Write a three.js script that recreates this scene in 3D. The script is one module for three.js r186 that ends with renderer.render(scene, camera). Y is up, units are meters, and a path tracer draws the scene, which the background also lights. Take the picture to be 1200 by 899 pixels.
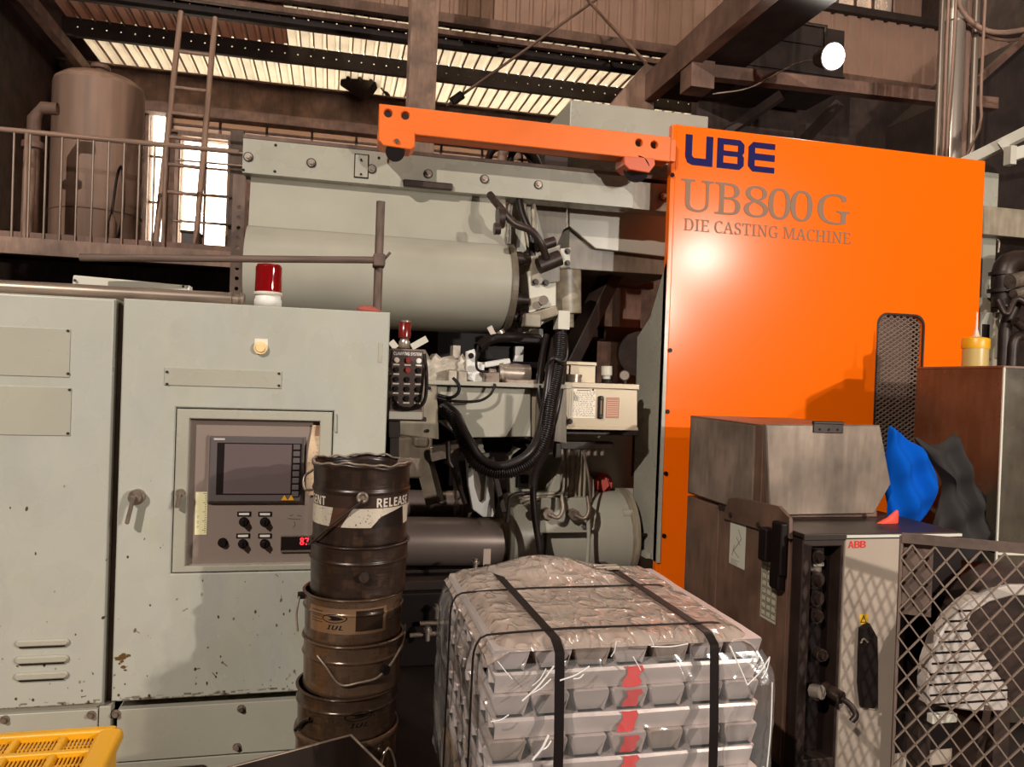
import * as THREE from 'three';
import { RoundedBoxGeometry } from 'three/addons/geometries/RoundedBoxGeometry.js';
import { mergeGeometries, toCreasedNormals } from 'three/addons/utils/BufferGeometryUtils.js';
import { FontLoader } from 'three/addons/loaders/FontLoader.js';
import { TextGeometry } from 'three/addons/geometries/TextGeometry.js';

// ---------------------------------------------------------------- camera, sky, lights, exposure
const scene = new THREE.Scene();
const camera = new THREE.PerspectiveCamera(53.1, 1200 / 899, 0.05, 100);
camera.rotation.order = 'YXZ';
camera.position.set(0, 1.6, 0);
camera.rotation.set(-0.56 * Math.PI / 180, -13.23 * Math.PI / 180, 2.06 * Math.PI / 180);
scene.add(camera);
const renderer = new THREE.WebGLRenderer({ antialias: true });
renderer.toneMapping = THREE.LinearToneMapping;
renderer.toneMappingExposure = 1.0;
renderer.shadowMap.enabled = true;
scene.background = new THREE.Color().setRGB(11, 9.8, 8.3);       // bright overcast sky outside the hall
// lamps: [place, aim, candela, colour, radius]; their fittings are built with them further down
const LAMPS = [
  { at: [-5.6, 7.7, 5.4], to: [0.9, 1.3, -3.6], cd: 395, rgb: [1, 0.92, 0.83] },
  { at: [4.35, 2.7, 2.5], to: [1.6, 1.3, -4.0], cd: 80, rgb: [1, 0.92, 0.83] },
  { at: [5.6, 3.6, 2.7], to: [2.2, 1.8, -4.2], cd: 30, rgb: [1, 0.94, 0.86] },
];

// ---------------------------------------------------------------- helpers
let seed = 7;
function rnd() { seed = (seed * 1664525 + 1013904223) % 4294967296; return seed / 4294967296; }
const rr = (a, b) => a + (b - a) * rnd();
const hash = (x, y, s) => { let h = (x * 374761393 + y * 668265263 + s * 1274126177) | 0; h = Math.imul(h ^ (h >>> 13), 1274126177); return ((h ^ (h >>> 16)) >>> 0) / 4294967296; };
function vnoise(x, y, per, s) {                       // tileable value noise
  const xi = Math.floor(x), yi = Math.floor(y), fx = x - xi, fy = y - yi, u = fx * fx * (3 - 2 * fx), v = fy * fy * (3 - 2 * fy), m = (a) => ((a % per) + per) % per;
  const a = hash(m(xi), m(yi), s), b = hash(m(xi + 1), m(yi), s), c = hash(m(xi), m(yi + 1), s), d = hash(m(xi + 1), m(yi + 1), s);
  return a + (b - a) * u + (c - a) * v + (a - b - c + d) * u * v;
}
const fbm = (x, y, per, s, o = 4) => { let t = 0, a = 0.5, n = 0; for (let i = 0; i < o; i++) { t += a * vnoise(x, y, per, s + i); n += a; a *= 0.5; x *= 2; y *= 2; per *= 2; } return t / n; };
function dataTex(n, fn, srgb, rx = 1, ry = 1) {
  const d = new Uint8Array(n * n * 4);
  for (let y = 0; y < n; y++) for (let x = 0; x < n; x++) { const c = fn(x / n, y / n), i = (y * n + x) * 4; for (let k = 0; k < 3; k++) d[i + k] = Math.max(0, Math.min(255, 255 * (Array.isArray(c) ? c[k] : c))); d[i + 3] = 255; }
  const t = new THREE.DataTexture(d, n, n); t.wrapS = t.wrapT = THREE.RepeatWrapping; t.magFilter = t.minFilter = THREE.LinearFilter; t.repeat.set(rx, ry);
  if (srgb) t.colorSpace = THREE.SRGBColorSpace; t.needsUpdate = true; return t;
}
function canvasTex(w, h, draw) {
  const c = document.createElement('canvas'); c.width = w; c.height = h; draw(c.getContext('2d'), w, h);
  const t = new THREE.CanvasTexture(c); t.colorSpace = THREE.SRGBColorSpace; t.wrapS = t.wrapT = THREE.ClampToEdgeWrapping; return t;
}
// uv in metres from the dominant axis of each face
function mUV(g) {
  g = g.index ? g.toNonIndexed() : g;
  const p = g.attributes.position, uv = new Float32Array(p.count * 2);
  for (let i = 0; i < p.count; i += 3) {
    const ax = p.getX(i), ay = p.getY(i), az = p.getZ(i), bx = p.getX(i + 1) - ax, by = p.getY(i + 1) - ay, bz = p.getZ(i + 1) - az, cx = p.getX(i + 2) - ax, cy = p.getY(i + 2) - ay, cz = p.getZ(i + 2) - az;
    const nx = Math.abs(by * cz - bz * cy), ny = Math.abs(bz * cx - bx * cz), nz = Math.abs(bx * cy - by * cx);
    for (let k = 0; k < 3; k++) { const j = i + k, x = p.getX(j), y = p.getY(j), z = p.getZ(j); uv[2 * j] = nx > ny && nx > nz ? z : x; uv[2 * j + 1] = ny >= nx && ny >= nz ? z : y; }
  }
  g.setAttribute('uv', new THREE.BufferAttribute(uv, 2));
  for (const k of Object.keys(g.attributes)) if (!['position', 'normal', 'uv'].includes(k)) g.deleteAttribute(k);
  return g;
}
const clean = (g) => { g = g.index ? g.toNonIndexed() : g; for (const k of Object.keys(g.attributes)) if (!['position', 'normal', 'uv'].includes(k)) g.deleteAttribute(k); if (!g.attributes.uv) g.setAttribute('uv', new THREE.BufferAttribute(new Float32Array(g.attributes.position.count * 2), 2)); return g; };
const join = (gs) => (Array.isArray(gs) ? (gs.length > 1 ? mergeGeometries(gs.map(clean)) : clean(gs[0])) : clean(gs));
const V = (a) => new THREE.Vector3(a[0], a[1], a[2]);
// box by extents, edges rounded by r
function B(x0, x1, y0, y1, z0, z1, r = 0.003) {
  const w = Math.abs(x1 - x0), h = Math.abs(y1 - y0), d = Math.abs(z1 - z0), q = Math.min(r, w * 0.45, h * 0.45, d * 0.45);
  const g = q > 0.0006 ? new RoundedBoxGeometry(w, h, d, 1, q) : new THREE.BoxGeometry(w, h, d);
  return mUV(g.translate((x0 + x1) / 2, (y0 + y1) / 2, (z0 + z1) / 2));
}
// a bar of section w x h between two points
function bar(a, b, w, h = w, r = 0) {
  const A = V(a), D = V(b).sub(A), L = D.length(), g = r ? new RoundedBoxGeometry(w, h, L, 1, r) : new THREE.BoxGeometry(w, h, L), m = new THREE.Matrix4().lookAt(V(b), A, Math.abs(D.y) > 0.99 * L ? new THREE.Vector3(0, 0, 1) : new THREE.Vector3(0, 1, 0));
  const u = mUV(g); u.applyMatrix4(m); return u.translate(A.x + D.x / 2, A.y + D.y / 2, A.z + D.z / 2);
}
function rod(a, b, r, n = 14, r2 = r, open = false) {
  const A = V(a), D = V(b).sub(A), L = D.length(), g = new THREE.CylinderGeometry(r2, r, L, n, 1, open);
  g.applyQuaternion(new THREE.Quaternion().setFromUnitVectors(new THREE.Vector3(0, 1, 0), D.clone().normalize()));
  return g.translate(A.x + D.x / 2, A.y + D.y / 2, A.z + D.z / 2);
}
function tube(pts, r, seg = 8, n = 8, closed = false, k = 0.5) { const c = new THREE.CatmullRomCurve3(pts.map(V), closed, 'catmullrom', k); return new THREE.TubeGeometry(c, seg * (pts.length - 1), r, n, closed); }
// a bent pipe with short-radius elbows
function bent(pts, r, n = 8, f = 0.03) {
  const P = pts.map(V), o = [P[0]];
  for (let i = 1; i < P.length - 1; i++) { const a = P[i - 1].clone().sub(P[i]), b = P[i + 1].clone().sub(P[i]), q = Math.min(f, a.length() * 0.45, b.length() * 0.45); a.setLength(q); b.setLength(q); for (const t of [0, 0.25, 0.5, 0.75, 1]) o.push(P[i].clone().addScaledVector(a, (1 - t) * (1 - t)).addScaledVector(b, t * t)); }
  o.push(P[P.length - 1]);
  const c = new THREE.CurvePath(); for (let i = 1; i < o.length; i++) c.add(new THREE.LineCurve3(o[i - 1], o[i]));
  return new THREE.TubeGeometry(c, (o.length - 1) * 2, r, n, false);
}
// polygon in xy, from z0 (front) back to z1, chamfered by b; holes are polygons too
function ext(poly, z0, z1, b = 0, holes = []) {
  const s = new THREE.Shape(poly.map((p) => new THREE.Vector2(p[0], p[1])));
  for (const h of holes) s.holes.push(new THREE.Path(h.map((p) => new THREE.Vector2(p[0], p[1]))));
  const d = Math.abs(z0 - z1), g = new THREE.ExtrudeGeometry(s, { depth: d - 2 * b, bevelEnabled: b > 0, bevelSize: b, bevelOffset: -b, bevelThickness: b, bevelSegments: 1, steps: 1, curveSegments: 12 });
  return mUV(g.translate(0, 0, Math.min(z0, z1) + b));
}
// profile given as [z, y] pairs, swept along x
function sweepX(prof, x0, x1, b = 0) { const g = ext(prof.map(([z, y]) => [-z, y]), 0, Math.abs(x1 - x0), b); g.rotateY(Math.PI / 2); g.translate(Math.min(x0, x1), 0, 0); return mUV(g); }
const circle = (x, y, r, n = 16) => Array.from({ length: n }, (_, i) => [x + r * Math.cos(i / n * 2 * Math.PI), y + r * Math.sin(i / n * 2 * Math.PI)]);
const lathe = (prof, x, y, z, n = 36) => new THREE.LatheGeometry(prof.map((p) => new THREE.Vector2(p[0], p[1])), n).translate(x, y, z);
// hexagon bolt with washer, facing the viewer (+z)
const bolt = (x, y, z, r) => [rod([x, y, z], [x, y, z + r * 0.3], r, 14), mUV(new THREE.CylinderGeometry(r * 0.62, r * 0.62, r * 0.8, 6).rotateX(Math.PI / 2).translate(x, y, z + r * 0.7))];
// plane card with its own 0..1 uv (print on a surface)
const card = (x0, x1, y0, y1, z) => new THREE.PlaneGeometry(x1 - x0, y1 - y0).translate((x0 + x1) / 2, (y0 + y1) / 2, z);

const names = new Map();
function numbered(n) { const k = names.get(n) ?? 0; names.set(n, k + 1); return k ? n + '_' + String(k).padStart(3, '0') : n; }
function T(name, label, category, group) { const o = new THREE.Group(); o.name = numbered(name); o.userData = { label, category }; if (group) o.userData.group = group; scene.add(o); return o; }
function P(parent, name, geo, mat, label) {
  const m = new THREE.Mesh(join(geo), mat); m.castShadow = m.receiveShadow = true;
  const same = parent.children.filter((c) => c.name === name || c.name.startsWith(name + '_')).length;
  m.name = same ? name + '_' + String(same).padStart(3, '0') : name; if (label) m.userData.label = label; parent.add(m); return m;
}
// put a thing's origin at the middle of its base
function fin(o) {
  const b = new THREE.Box3().setFromObject(o), c = new THREE.Vector3((b.min.x + b.max.x) / 2, b.min.y, (b.min.z + b.max.z) / 2);
  o.position.add(c); for (const k of o.children) k.position.sub(c); return o;
}
function one(name, label, category, geo, mat, group) {          // a thing that is one mesh
  const m = new THREE.Mesh(join(geo), mat); m.castShadow = m.receiveShadow = true; m.name = numbered(name); m.userData = { label, category }; if (group) m.userData.group = group;
  m.geometry.computeBoundingBox(); const b = m.geometry.boundingBox, c = [(b.min.x + b.max.x) / 2, b.min.y, (b.min.z + b.max.z) / 2];
  m.geometry.translate(-c[0], -c[1], -c[2]); m.position.set(...c); scene.add(m); return m;
}
function struct(name, geo, mat) { const m = new THREE.Mesh(join(geo), mat); m.castShadow = m.receiveShadow = true; m.name = name; m.userData = { kind: 'structure' }; scene.add(m); return m; }
function copy(o, label, dx, dy, dz, ry = 0) { const c = o.clone(); c.name = numbered(o.name.replace(/_\d{3}$/, '')); c.userData = { ...o.userData, label }; c.position.x += dx; c.position.y += dy; c.position.z += dz; c.rotation.y += ry; scene.add(c); return c; }

// ---------------------------------------------------------------- materials
const mottle = dataTex(512, (u, v) => { return 0.9 + 0.1 * fbm(u * 4, v * 4, 4, 11, 5); }, true);
const grimeFn = (u, v) => { const a = fbm(u * 5, v * 5, 5, 51, 5), b = fbm(u * 40, v * 8, 40, 71, 3); const k = Math.min(1, (0.62 + 0.55 * a) * (0.88 + 0.24 * b)); return [k, k * 0.97, k * 0.93]; };
const grime = dataTex(512, grimeFn, true);
const rough = dataTex(256, (u, v) => 0.7 + 0.5 * (fbm(u * 8, v * 8, 8, 91, 4) - 0.5), false);
const grain = dataTex(256, (u, v) => fbm(u * 32, v * 32, 32, 131, 3), false);
const crumple = dataTex(512, (u, v) => { const w = 0.25 * fbm(u * 3, v * 3, 3, 201, 2), a = 1 - Math.abs(2 * fbm(u * 4 + w, v * 3, 4, 151, 2) - 1), b = 1 - Math.abs(2 * fbm(u * 9, v * 6 + w, 18, 171, 2) - 1); return 0.72 * Math.pow(a, 4) + 0.28 * Math.pow(b, 5); }, false);
const M = (c, ro, me = 0, o = {}) => { const { rgb, ...rest } = o; return new THREE.MeshStandardMaterial({ color: new THREE.Color().setRGB(...c), roughness: ro, metalness: me, ...rest }); };
const MP = (c, ro, me, o) => new THREE.MeshPhysicalMaterial({ color: new THREE.Color().setRGB(...c), roughness: ro, metalness: me, ...o });
const mat = {
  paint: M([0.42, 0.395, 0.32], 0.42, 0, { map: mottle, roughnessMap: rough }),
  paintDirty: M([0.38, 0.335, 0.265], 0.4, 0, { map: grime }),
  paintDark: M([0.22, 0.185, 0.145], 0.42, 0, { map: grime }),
  cover: M([0.43, 0.4, 0.325], 0.25, 0, { map: mottle }),
  cream: M([0.62, 0.58, 0.48], 0.5, 0, { map: mottle }),
  oilTin: M([0.5, 0.4, 0.27], 0.38, 0.15, { map: mottle }),
  orange: MP([0.93, 0.145, 0.001], 0.2, 0, { specularIntensity: 0.8 }),
  orangeBar: M([0.9, 0.17, 0.018], 0.38, 0, { map: mottle }),
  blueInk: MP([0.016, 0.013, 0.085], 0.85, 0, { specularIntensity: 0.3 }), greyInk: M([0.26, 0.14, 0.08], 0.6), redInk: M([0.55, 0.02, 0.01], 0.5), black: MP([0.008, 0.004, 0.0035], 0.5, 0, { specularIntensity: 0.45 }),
  darkSteel: M([0.045, 0.027, 0.022], 0.45, 0.2, { map: grime }),
  blackRubber: M([0.012, 0.007, 0.006], 0.38),
  greySteel: M([0.32, 0.26, 0.22], 0.38, 0.45, { map: grime }),
  sheetSteel: M([0.235, 0.14, 0.105], 0.42, 0.25, { map: grime }),
  brightSteel: M([0.58, 0.48, 0.4], 0.3, 0.7, { map: mottle }),
  chrome: M([0.72, 0.68, 0.62], 0.18, 1),
  castMetal: M([0.5, 0.46, 0.41], 0.5, 0.5, { bumpMap: grain, bumpScale: 0.002, map: grime }),
  tieBar: M([0.3, 0.23, 0.2], 0.33, 0.5, { map: mottle }),
  brown: M([0.24, 0.14, 0.108], 0.65, 0, { map: grime }),
  brownLight: M([0.38, 0.245, 0.19], 0.6, 0, { map: grime }),
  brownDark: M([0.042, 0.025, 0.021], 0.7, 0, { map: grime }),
  rust: M([0.17, 0.115, 0.095], 0.7, 0.1, { map: grime }),
  cladding: M([0.42, 0.25, 0.18], 0.55, 0, { map: mottle, side: THREE.DoubleSide }),
  roofSheet: M([0.12, 0.08, 0.07], 0.7, 0, { side: THREE.DoubleSide }),
  skylight: MP([0.8, 0.75, 0.66], 0.9, 0, { transmission: 0.55, thickness: 0, side: THREE.DoubleSide, map: mottle }),
  floor: M([0.025, 0.015, 0.012], 0.6, 0, { map: grime }),
  wallDark: M([0.08, 0.05, 0.044], 0.8, 0, { map: grime }),
  wallBrown: M([0.3, 0.18, 0.145], 0.75, 0, { map: grime }),
  redPlastic: MP([0.45, 0.02, 0.015], 0.15, 0, { transmission: 0.35, thickness: 0 }),
  red: M([0.4, 0.035, 0.02], 0.4),
  aluminium: M([0.54, 0.465, 0.445], 0.4, 0.35, { map: mottle, bumpMap: grain, bumpScale: 0.0006 }),
  yellow: M([0.8, 0.38, 0.01], 0.38, 0, { map: mottle }),
  label: M([0.78, 0.72, 0.6], 0.6, 0, { map: mottle }),
  white: M([0.8, 0.77, 0.72], 0.45, 0, { map: mottle }),
  screen: M([0.055, 0.04, 0.04], 0.25), bezel: M([0.1, 0.08, 0.078], 0.45), panelGrey: M([0.3, 0.23, 0.195], 0.4, 0.15, { map: mottle }),
  blue: MP([0.001, 0.075, 0.42], 1, 0, { specularIntensity: 0.2, bumpMap: grain, bumpScale: 0.001 }),
  blackCloth: M([0.016, 0.012, 0.0105], 0.85, 0, { bumpMap: grain, bumpScale: 0.001 }),
  clearFilm: MP([0.97, 0.95, 0.93], 0.16, 0, { transmission: 0.95, thickness: 0, bumpMap: crumple, bumpScale: 0.03, side: THREE.DoubleSide }),
  dustyFilm: MP([0.74, 0.6, 0.51], 0.18, 0, { transmission: 0.55, thickness: 0, bumpMap: crumple, bumpScale: 0.012, side: THREE.DoubleSide, map: mottle }),
  glass: MP([0.95, 0.93, 0.88], 0.05, 0, { transmission: 1, thickness: 0 }),
  dirtyGlass: MP([0.5, 0.38, 0.3], 0.5, 0, { transmission: 0.35, thickness: 0 }),
  wire: M([0.3, 0.22, 0.17], 0.45, 0.5),
  wood: M([0.26, 0.17, 0.1], 0.75, 0, { map: grime }),
};
const printed = (w, h, draw, ro = 0.55, o = {}) => new THREE.MeshStandardMaterial({ map: canvasTex(w, h, draw), roughness: ro, ...o });
const font = async (n) => new FontLoader().loadAsync('fonts/droid/' + n + '.typeface.json');
const SERIF = await font('droid_serif_regular'), SANSB = await font('droid_sans_bold');
// lettering fitted into a rectangle on a plane facing +z
function lettering(text, f, x0, x1, y0, y1, z, d = 0.003, slant = 0) {
  const g = new TextGeometry(text, { font: f, size: 1, depth: 1, curveSegments: 4, bevelEnabled: false }); g.computeBoundingBox(); const b = g.boundingBox;
  g.translate(-b.min.x, -b.min.y, 0); g.scale((x1 - x0) / (b.max.x - b.min.x), (y1 - y0) / (b.max.y - b.min.y), d);
  if (slant) g.applyMatrix4(new THREE.Matrix4().makeShear(0, 0, slant, 0, 0, 0));
  return g.translate(x0, y0, z);
}

// ---------------------------------------------------------------- the hall
// trapezoid corrugation: closed outline in (x, offset)
function corrugation(x0, x1, pitch, amp, th = 0.004) {
  const a = []; let x = x0; const f = [[0, 0], [0.62, 0], [0.7, amp], [0.92, amp]];
  while (x < x1) { for (const [t, o] of f) if (x + t * pitch < x1) a.push([x + t * pitch, o]); x += pitch; }
  a.push([x1, 0]); return [...a, ...a.slice().reverse().map(([u, o]) => [u, o + th])];
}
const roofStrip = (x0, x1, z0, z1, y) => ext(corrugation(x0, x1, 0.19, 0.035), z0, z1).translate(0, y, 0);
const wallStrip = (x0, x1, y0, y1, z, pitch = 0.19) => ext(corrugation(x0, x1, pitch, 0.035), 0, y1 - y0).rotateX(-Math.PI / 2).translate(0, y0, z);
const rect = (x0, x1, y0, y1) => [[x0, y0], [x1, y0], [x1, y1], [x0, y1]];

struct('floor', B(-8.6, 9.4, -0.2, 0, -14.4, 10, 0), mat.floor);
struct('wall_left', B(-4.8, -4.5, 0, 9.2, -14.4, -5.5, 0), mat.wallDark);
struct('wall_left_return', B(-8.3, -4.8, 0, 9.2, -5.8, -5.5, 0), mat.wallDark);
struct('wall_left_front', B(-8.6, -8.3, 0, 9.2, -5.8, 10, 0), mat.wallDark);
struct('wall_right', B(9.1, 9.4, 0, 9.2, -14.4, 10, 0), mat.wallDark);
struct('wall_front', ext(rect(-8.6, 9.4, 0, 9.2), 10, 9.8, 0), mat.wallDark);
const W1 = [-2.598, -1.848, 3.575, 5.443], W2 = [-3.099, -2.846, 3.549, 5.864], W3 = [-2.771, 4.117, 5.533, 5.821];
struct('wall_back', ext(rect(-4.8, 9.4, 0, 6.6), -14, -14.25, 0, [rect(...W1), rect(...W2), rect(...W3)]), mat.wallBrown);
const W4 = [6.927, 8.554, 7.387, 8.667], W5 = [10.744, 10.933, 7.255, 9.033];
struct('wall_clerestory', ext(rect(-4.8, 9.4, 6.5, 9.2), -10.72, -10.9, 0, [rect(...W4), rect(...W5)]), mat.wallDark);
for (const [n, w, k] of [[4, W4, 5], [5, W5, 1]]) { const o = new THREE.Group(); o.name = 'window_' + n; o.userData = { kind: 'structure' }; scene.add(o); const sx = (w[1] - w[0]) / k; for (let i = 0; i < k; i++) { P(o, 'pane', B(w[0] + i * sx, w[0] + (i + 1) * sx, w[2], w[3], -10.82, -10.815, 0), mat.glass); P(o, 'glazing_bar', B(w[0] + i * sx - 0.03, w[0] + i * sx + 0.03, w[2], w[3], -10.82, -10.74, 0), mat.brown); } }
struct('ceiling_upper', ext(rect(-8.6, 9.4, -10, 10.9), 0, 0.2, 0, [rect(-3.5, 8, 1.5, 2.5), rect(-3.5, 8, 6.5, 8.5)]).rotateX(-Math.PI / 2).translate(0, 9.2, 0), mat.roofSheet);
for (const [i, z] of [-2, -7.5].entries()) struct('window_' + (6 + i), B(-3.6, 8.1, 9.42, 9.43, z - 1.1, z + 1.1, 0), mat.skylight);
// low roof over the back bay: daylight sheets, with dull sheets at the left
{
  const s = (n, g, m) => struct(n, g, m);
  s('ceiling_daylight_front', roofStrip(-0.8, 9.3, -10.6, -12.25, 6.5), mat.skylight);
  s('ceiling_daylight_back', roofStrip(-3.85, 9.3, -12.25, -14.2, 6.5), mat.skylight);
  s('ceiling_dull', roofStrip(-3.85, -0.8, -10.6, -12.25, 6.5), new THREE.MeshPhysicalMaterial({ color: new THREE.Color().setRGB(0.4, 0.26, 0.2), roughness: 0.9, transmission: 0.3, thickness: 0, side: THREE.DoubleSide }));
  s('ceiling_left', B(-4.6, -3.85, 6.5, 6.55, -14.2, -10.6, 0), mat.roofSheet);
}
for (const [i, z] of [-10.95, -12.2].entries()) {
  const t = T('roof_purlin', ['upper dark pierced roof purlin, nearer and higher of the two', 'dark pierced roof purlin between the two bright daylight strips'][i], 'roof beam', 'roof purlins');
  const holes = []; for (let x = -3.7; x < 8.9; x += 0.19) holes.push(circle(x, 6.37, 0.012, 8));
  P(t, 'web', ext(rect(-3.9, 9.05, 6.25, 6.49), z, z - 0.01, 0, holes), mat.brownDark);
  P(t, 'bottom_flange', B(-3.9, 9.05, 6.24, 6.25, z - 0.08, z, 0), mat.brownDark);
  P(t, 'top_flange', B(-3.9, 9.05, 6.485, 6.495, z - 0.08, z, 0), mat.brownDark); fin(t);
}
for (const [x, w] of [[-3.85, 'left']]) one('roof_rafter', 'dark sloping rafter closing the left end of the daylight roof', 'roof beam', B(x - 0.06, x + 0.06, 6.0, 6.17, -14, -10.6), mat.brown);
{
  const t = T('eave_beam', 'long brown steel beam under the bright roof strips at the back', 'beam');
  const y1 = 6.407, y0 = 5.767;
  P(t, 'web', B(-4.45, 9, y0, y1, -13.9, -13.85, 0), mat.brown); P(t, 'bottom_flange', B(-4.45, 9, y0 - 0.03, y0, -13.95, -13.7), mat.brown); P(t, 'top_flange', B(-4.45, 9, y1, y1 + 0.03, -13.95, -13.7), mat.brown); fin(t);
}
{
  const t = T('cladding_wall', 'brown ribbed metal cladding high above the orange door, upper middle', 'cladding');
  for (const [a, b] of [[-4.4, W4[0]], [W4[1], W5[0]], [W5[1], 9]]) P(t, 'sheet', wallStrip(a, b, 6.5, 9.1, -10.66), mat.cladding); P(t, 'sheet_below_window', wallStrip(W4[0], W4[1], 6.5, W4[2], -10.66), mat.cladding); P(t, 'bottom_rail', B(-4.4, 9, 6.4, 6.53, -10.62, -10.5), mat.brown); P(t, 'lower_rail', B(-4.4, 9, 6.25, 6.32, -10.62, -10.54), mat.brown); fin(t);
}
// dark ribs where the roof sheets lap
{ const g = []; for (let x = -3.8; x < 9; x += 0.19) g.push(B(x + 0.138, x + 0.155, 6.46, 6.495, -13.85, -10.7, 0)); struct('trim_1', g, mat.brown); }
// back windows
function windowAt(n, [x0, x1, y0, y1], cols, rows, glass, fr = 0.05) {
  const w = new THREE.Group(); w.name = 'window_' + n; w.userData = { kind: 'structure' }; scene.add(w);
  for (const [a, b, c, d] of [[x0 - fr, x1 + fr, y1, y1 + fr], [x0 - fr, x1 + fr, y0 - fr, y0], [x0 - fr, x0, y0, y1], [x1, x1 + fr, y0, y1]]) P(w, 'frame', B(a, b, c, d, -14.05, -13.9), mat.brownLight);
  for (let i = 0; i < cols; i++) for (let j = 0; j < rows; j++) P(w, 'pane', B(x0 + (x1 - x0) * i / cols, x0 + (x1 - x0) * (i + 1) / cols, y0 + (y1 - y0) * j / rows, y0 + (y1 - y0) * (j + 1) / rows, -14.12, -14.115, 0), glass);
  for (let i = 1; i < cols; i++) { const x = x0 + (x1 - x0) * i / cols; P(w, 'glazing_bar', B(x - 0.02, x + 0.02, y0, y1, -14.13, -14.08, 0), mat.brown); }
  for (let j = 1; j < rows; j++) { const y = y0 + (y1 - y0) * j / rows; P(w, 'glazing_bar', B(x0, x1, y - 0.018, y + 0.018, -14.13, -14.08, 0), mat.brown); }
  return w;
}
windowAt(1, W1, 2, 4, mat.glass); windowAt(2, W2, 1, 3, mat.glass); windowAt(3, W3, 9, 2, mat.dirtyGlass, 0.04);
// right-hand back wall with its own cladding and a bright strip of window above
{
  const z = -8.4, A = [5.998, 7.323, 5.479, 6.255], top = A[3];
  struct('wall_inner', ext(rect(4.15, 9.1, 0, A[2]), z - 0.1, z - 0.25), mat.wallDark);
  const t = T('cladding_panel', 'brown ribbed cladding panel right of the glowing floodlight', 'cladding');
  P(t, 'sheet', wallStrip(A[0] - 1.0, 9.05, A[2], top, z - 0.05), mat.cladding); P(t, 'top_rail', B(A[0] - 1.0, 9.05, top, top + 0.09, z - 0.1, z + 0.02), mat.brownDark); P(t, 'bottom_rail', B(A[0] - 1.0, 9.05, A[2] - 0.09, A[2], z - 0.1, z + 0.06), mat.brown); fin(t);
  const d = T('sheet_duct', 'large dark sheet metal duct behind the glowing floodlight', 'duct');
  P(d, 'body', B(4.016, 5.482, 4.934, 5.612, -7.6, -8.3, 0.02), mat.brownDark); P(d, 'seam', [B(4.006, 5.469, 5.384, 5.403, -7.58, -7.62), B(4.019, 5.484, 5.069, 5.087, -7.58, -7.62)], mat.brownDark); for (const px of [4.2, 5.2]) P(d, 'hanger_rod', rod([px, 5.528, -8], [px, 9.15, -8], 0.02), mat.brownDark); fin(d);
}
// dark platform overhead at the right
{
  const t = T('overhead_platform', 'dark steel platform seen from below above the orange door', 'platform');
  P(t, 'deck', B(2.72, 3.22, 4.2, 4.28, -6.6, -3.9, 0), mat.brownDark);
  P(t, 'edge_beam', B(2.64, 2.74, 4.1, 4.34, -6.65, -3.9), mat.brown);
  for (const z of [-5.95]) P(t, 'joist', B(2.74, 3.22, 4.1, 4.2, z - 0.05, z + 0.05), mat.brownDark);
  P(t, 'cross_beam', bar([2.683, 4.095, -5.7], [5.64, 4.158, -5.7], 0.1, 0.1), mat.brown); P(t, 'beam_end', B(2.652, 2.851, 3.913, 4.128, -5.55, -5.75), mat.brown);
  for (const [a, b] of [[[900, 160], [985, 118]], [[1020, 150], [1060, 118]]]) P(t, 'brace', bar([2.2 + (a[0] - 800) * 0.0074, 3.52, -6.3], [2.2 + (b[0] - 800) * 0.0074, 4.02, -5.75], 0.07), mat.brownDark);
  P(t, 'column', B(2.5, 2.7, 0, 4.1, -6.7, -6.5), mat.brown); P(t, 'column', B(4.3, 4.45, 0, 4.1, -6.7, -6.5), mat.brownDark);
  P(t, 'gusset', ext([[2.232, 3.917], [2.638, 4.434], [2.713, 4.413], [2.732, 3.943]], -6.45, -6.6), mat.brownLight); fin(t);
  const h = T('dark_hood', 'dark slant-topped hood at the upper right beyond the steel stack', 'hood');
  P(h, 'body', ext([[6.212, 4.654], [7.025, 5.389], [7.519, 5.421], [7.625, 3.45], [6.271, 3.471]], -6.6, -7.8), mat.brownDark); P(h, 'edge_trim', bar([6.162, 4.655, -6.57], [6.991, 5.407, -6.57], 0.09, 0.06), mat.brown); fin(h);
}
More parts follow.
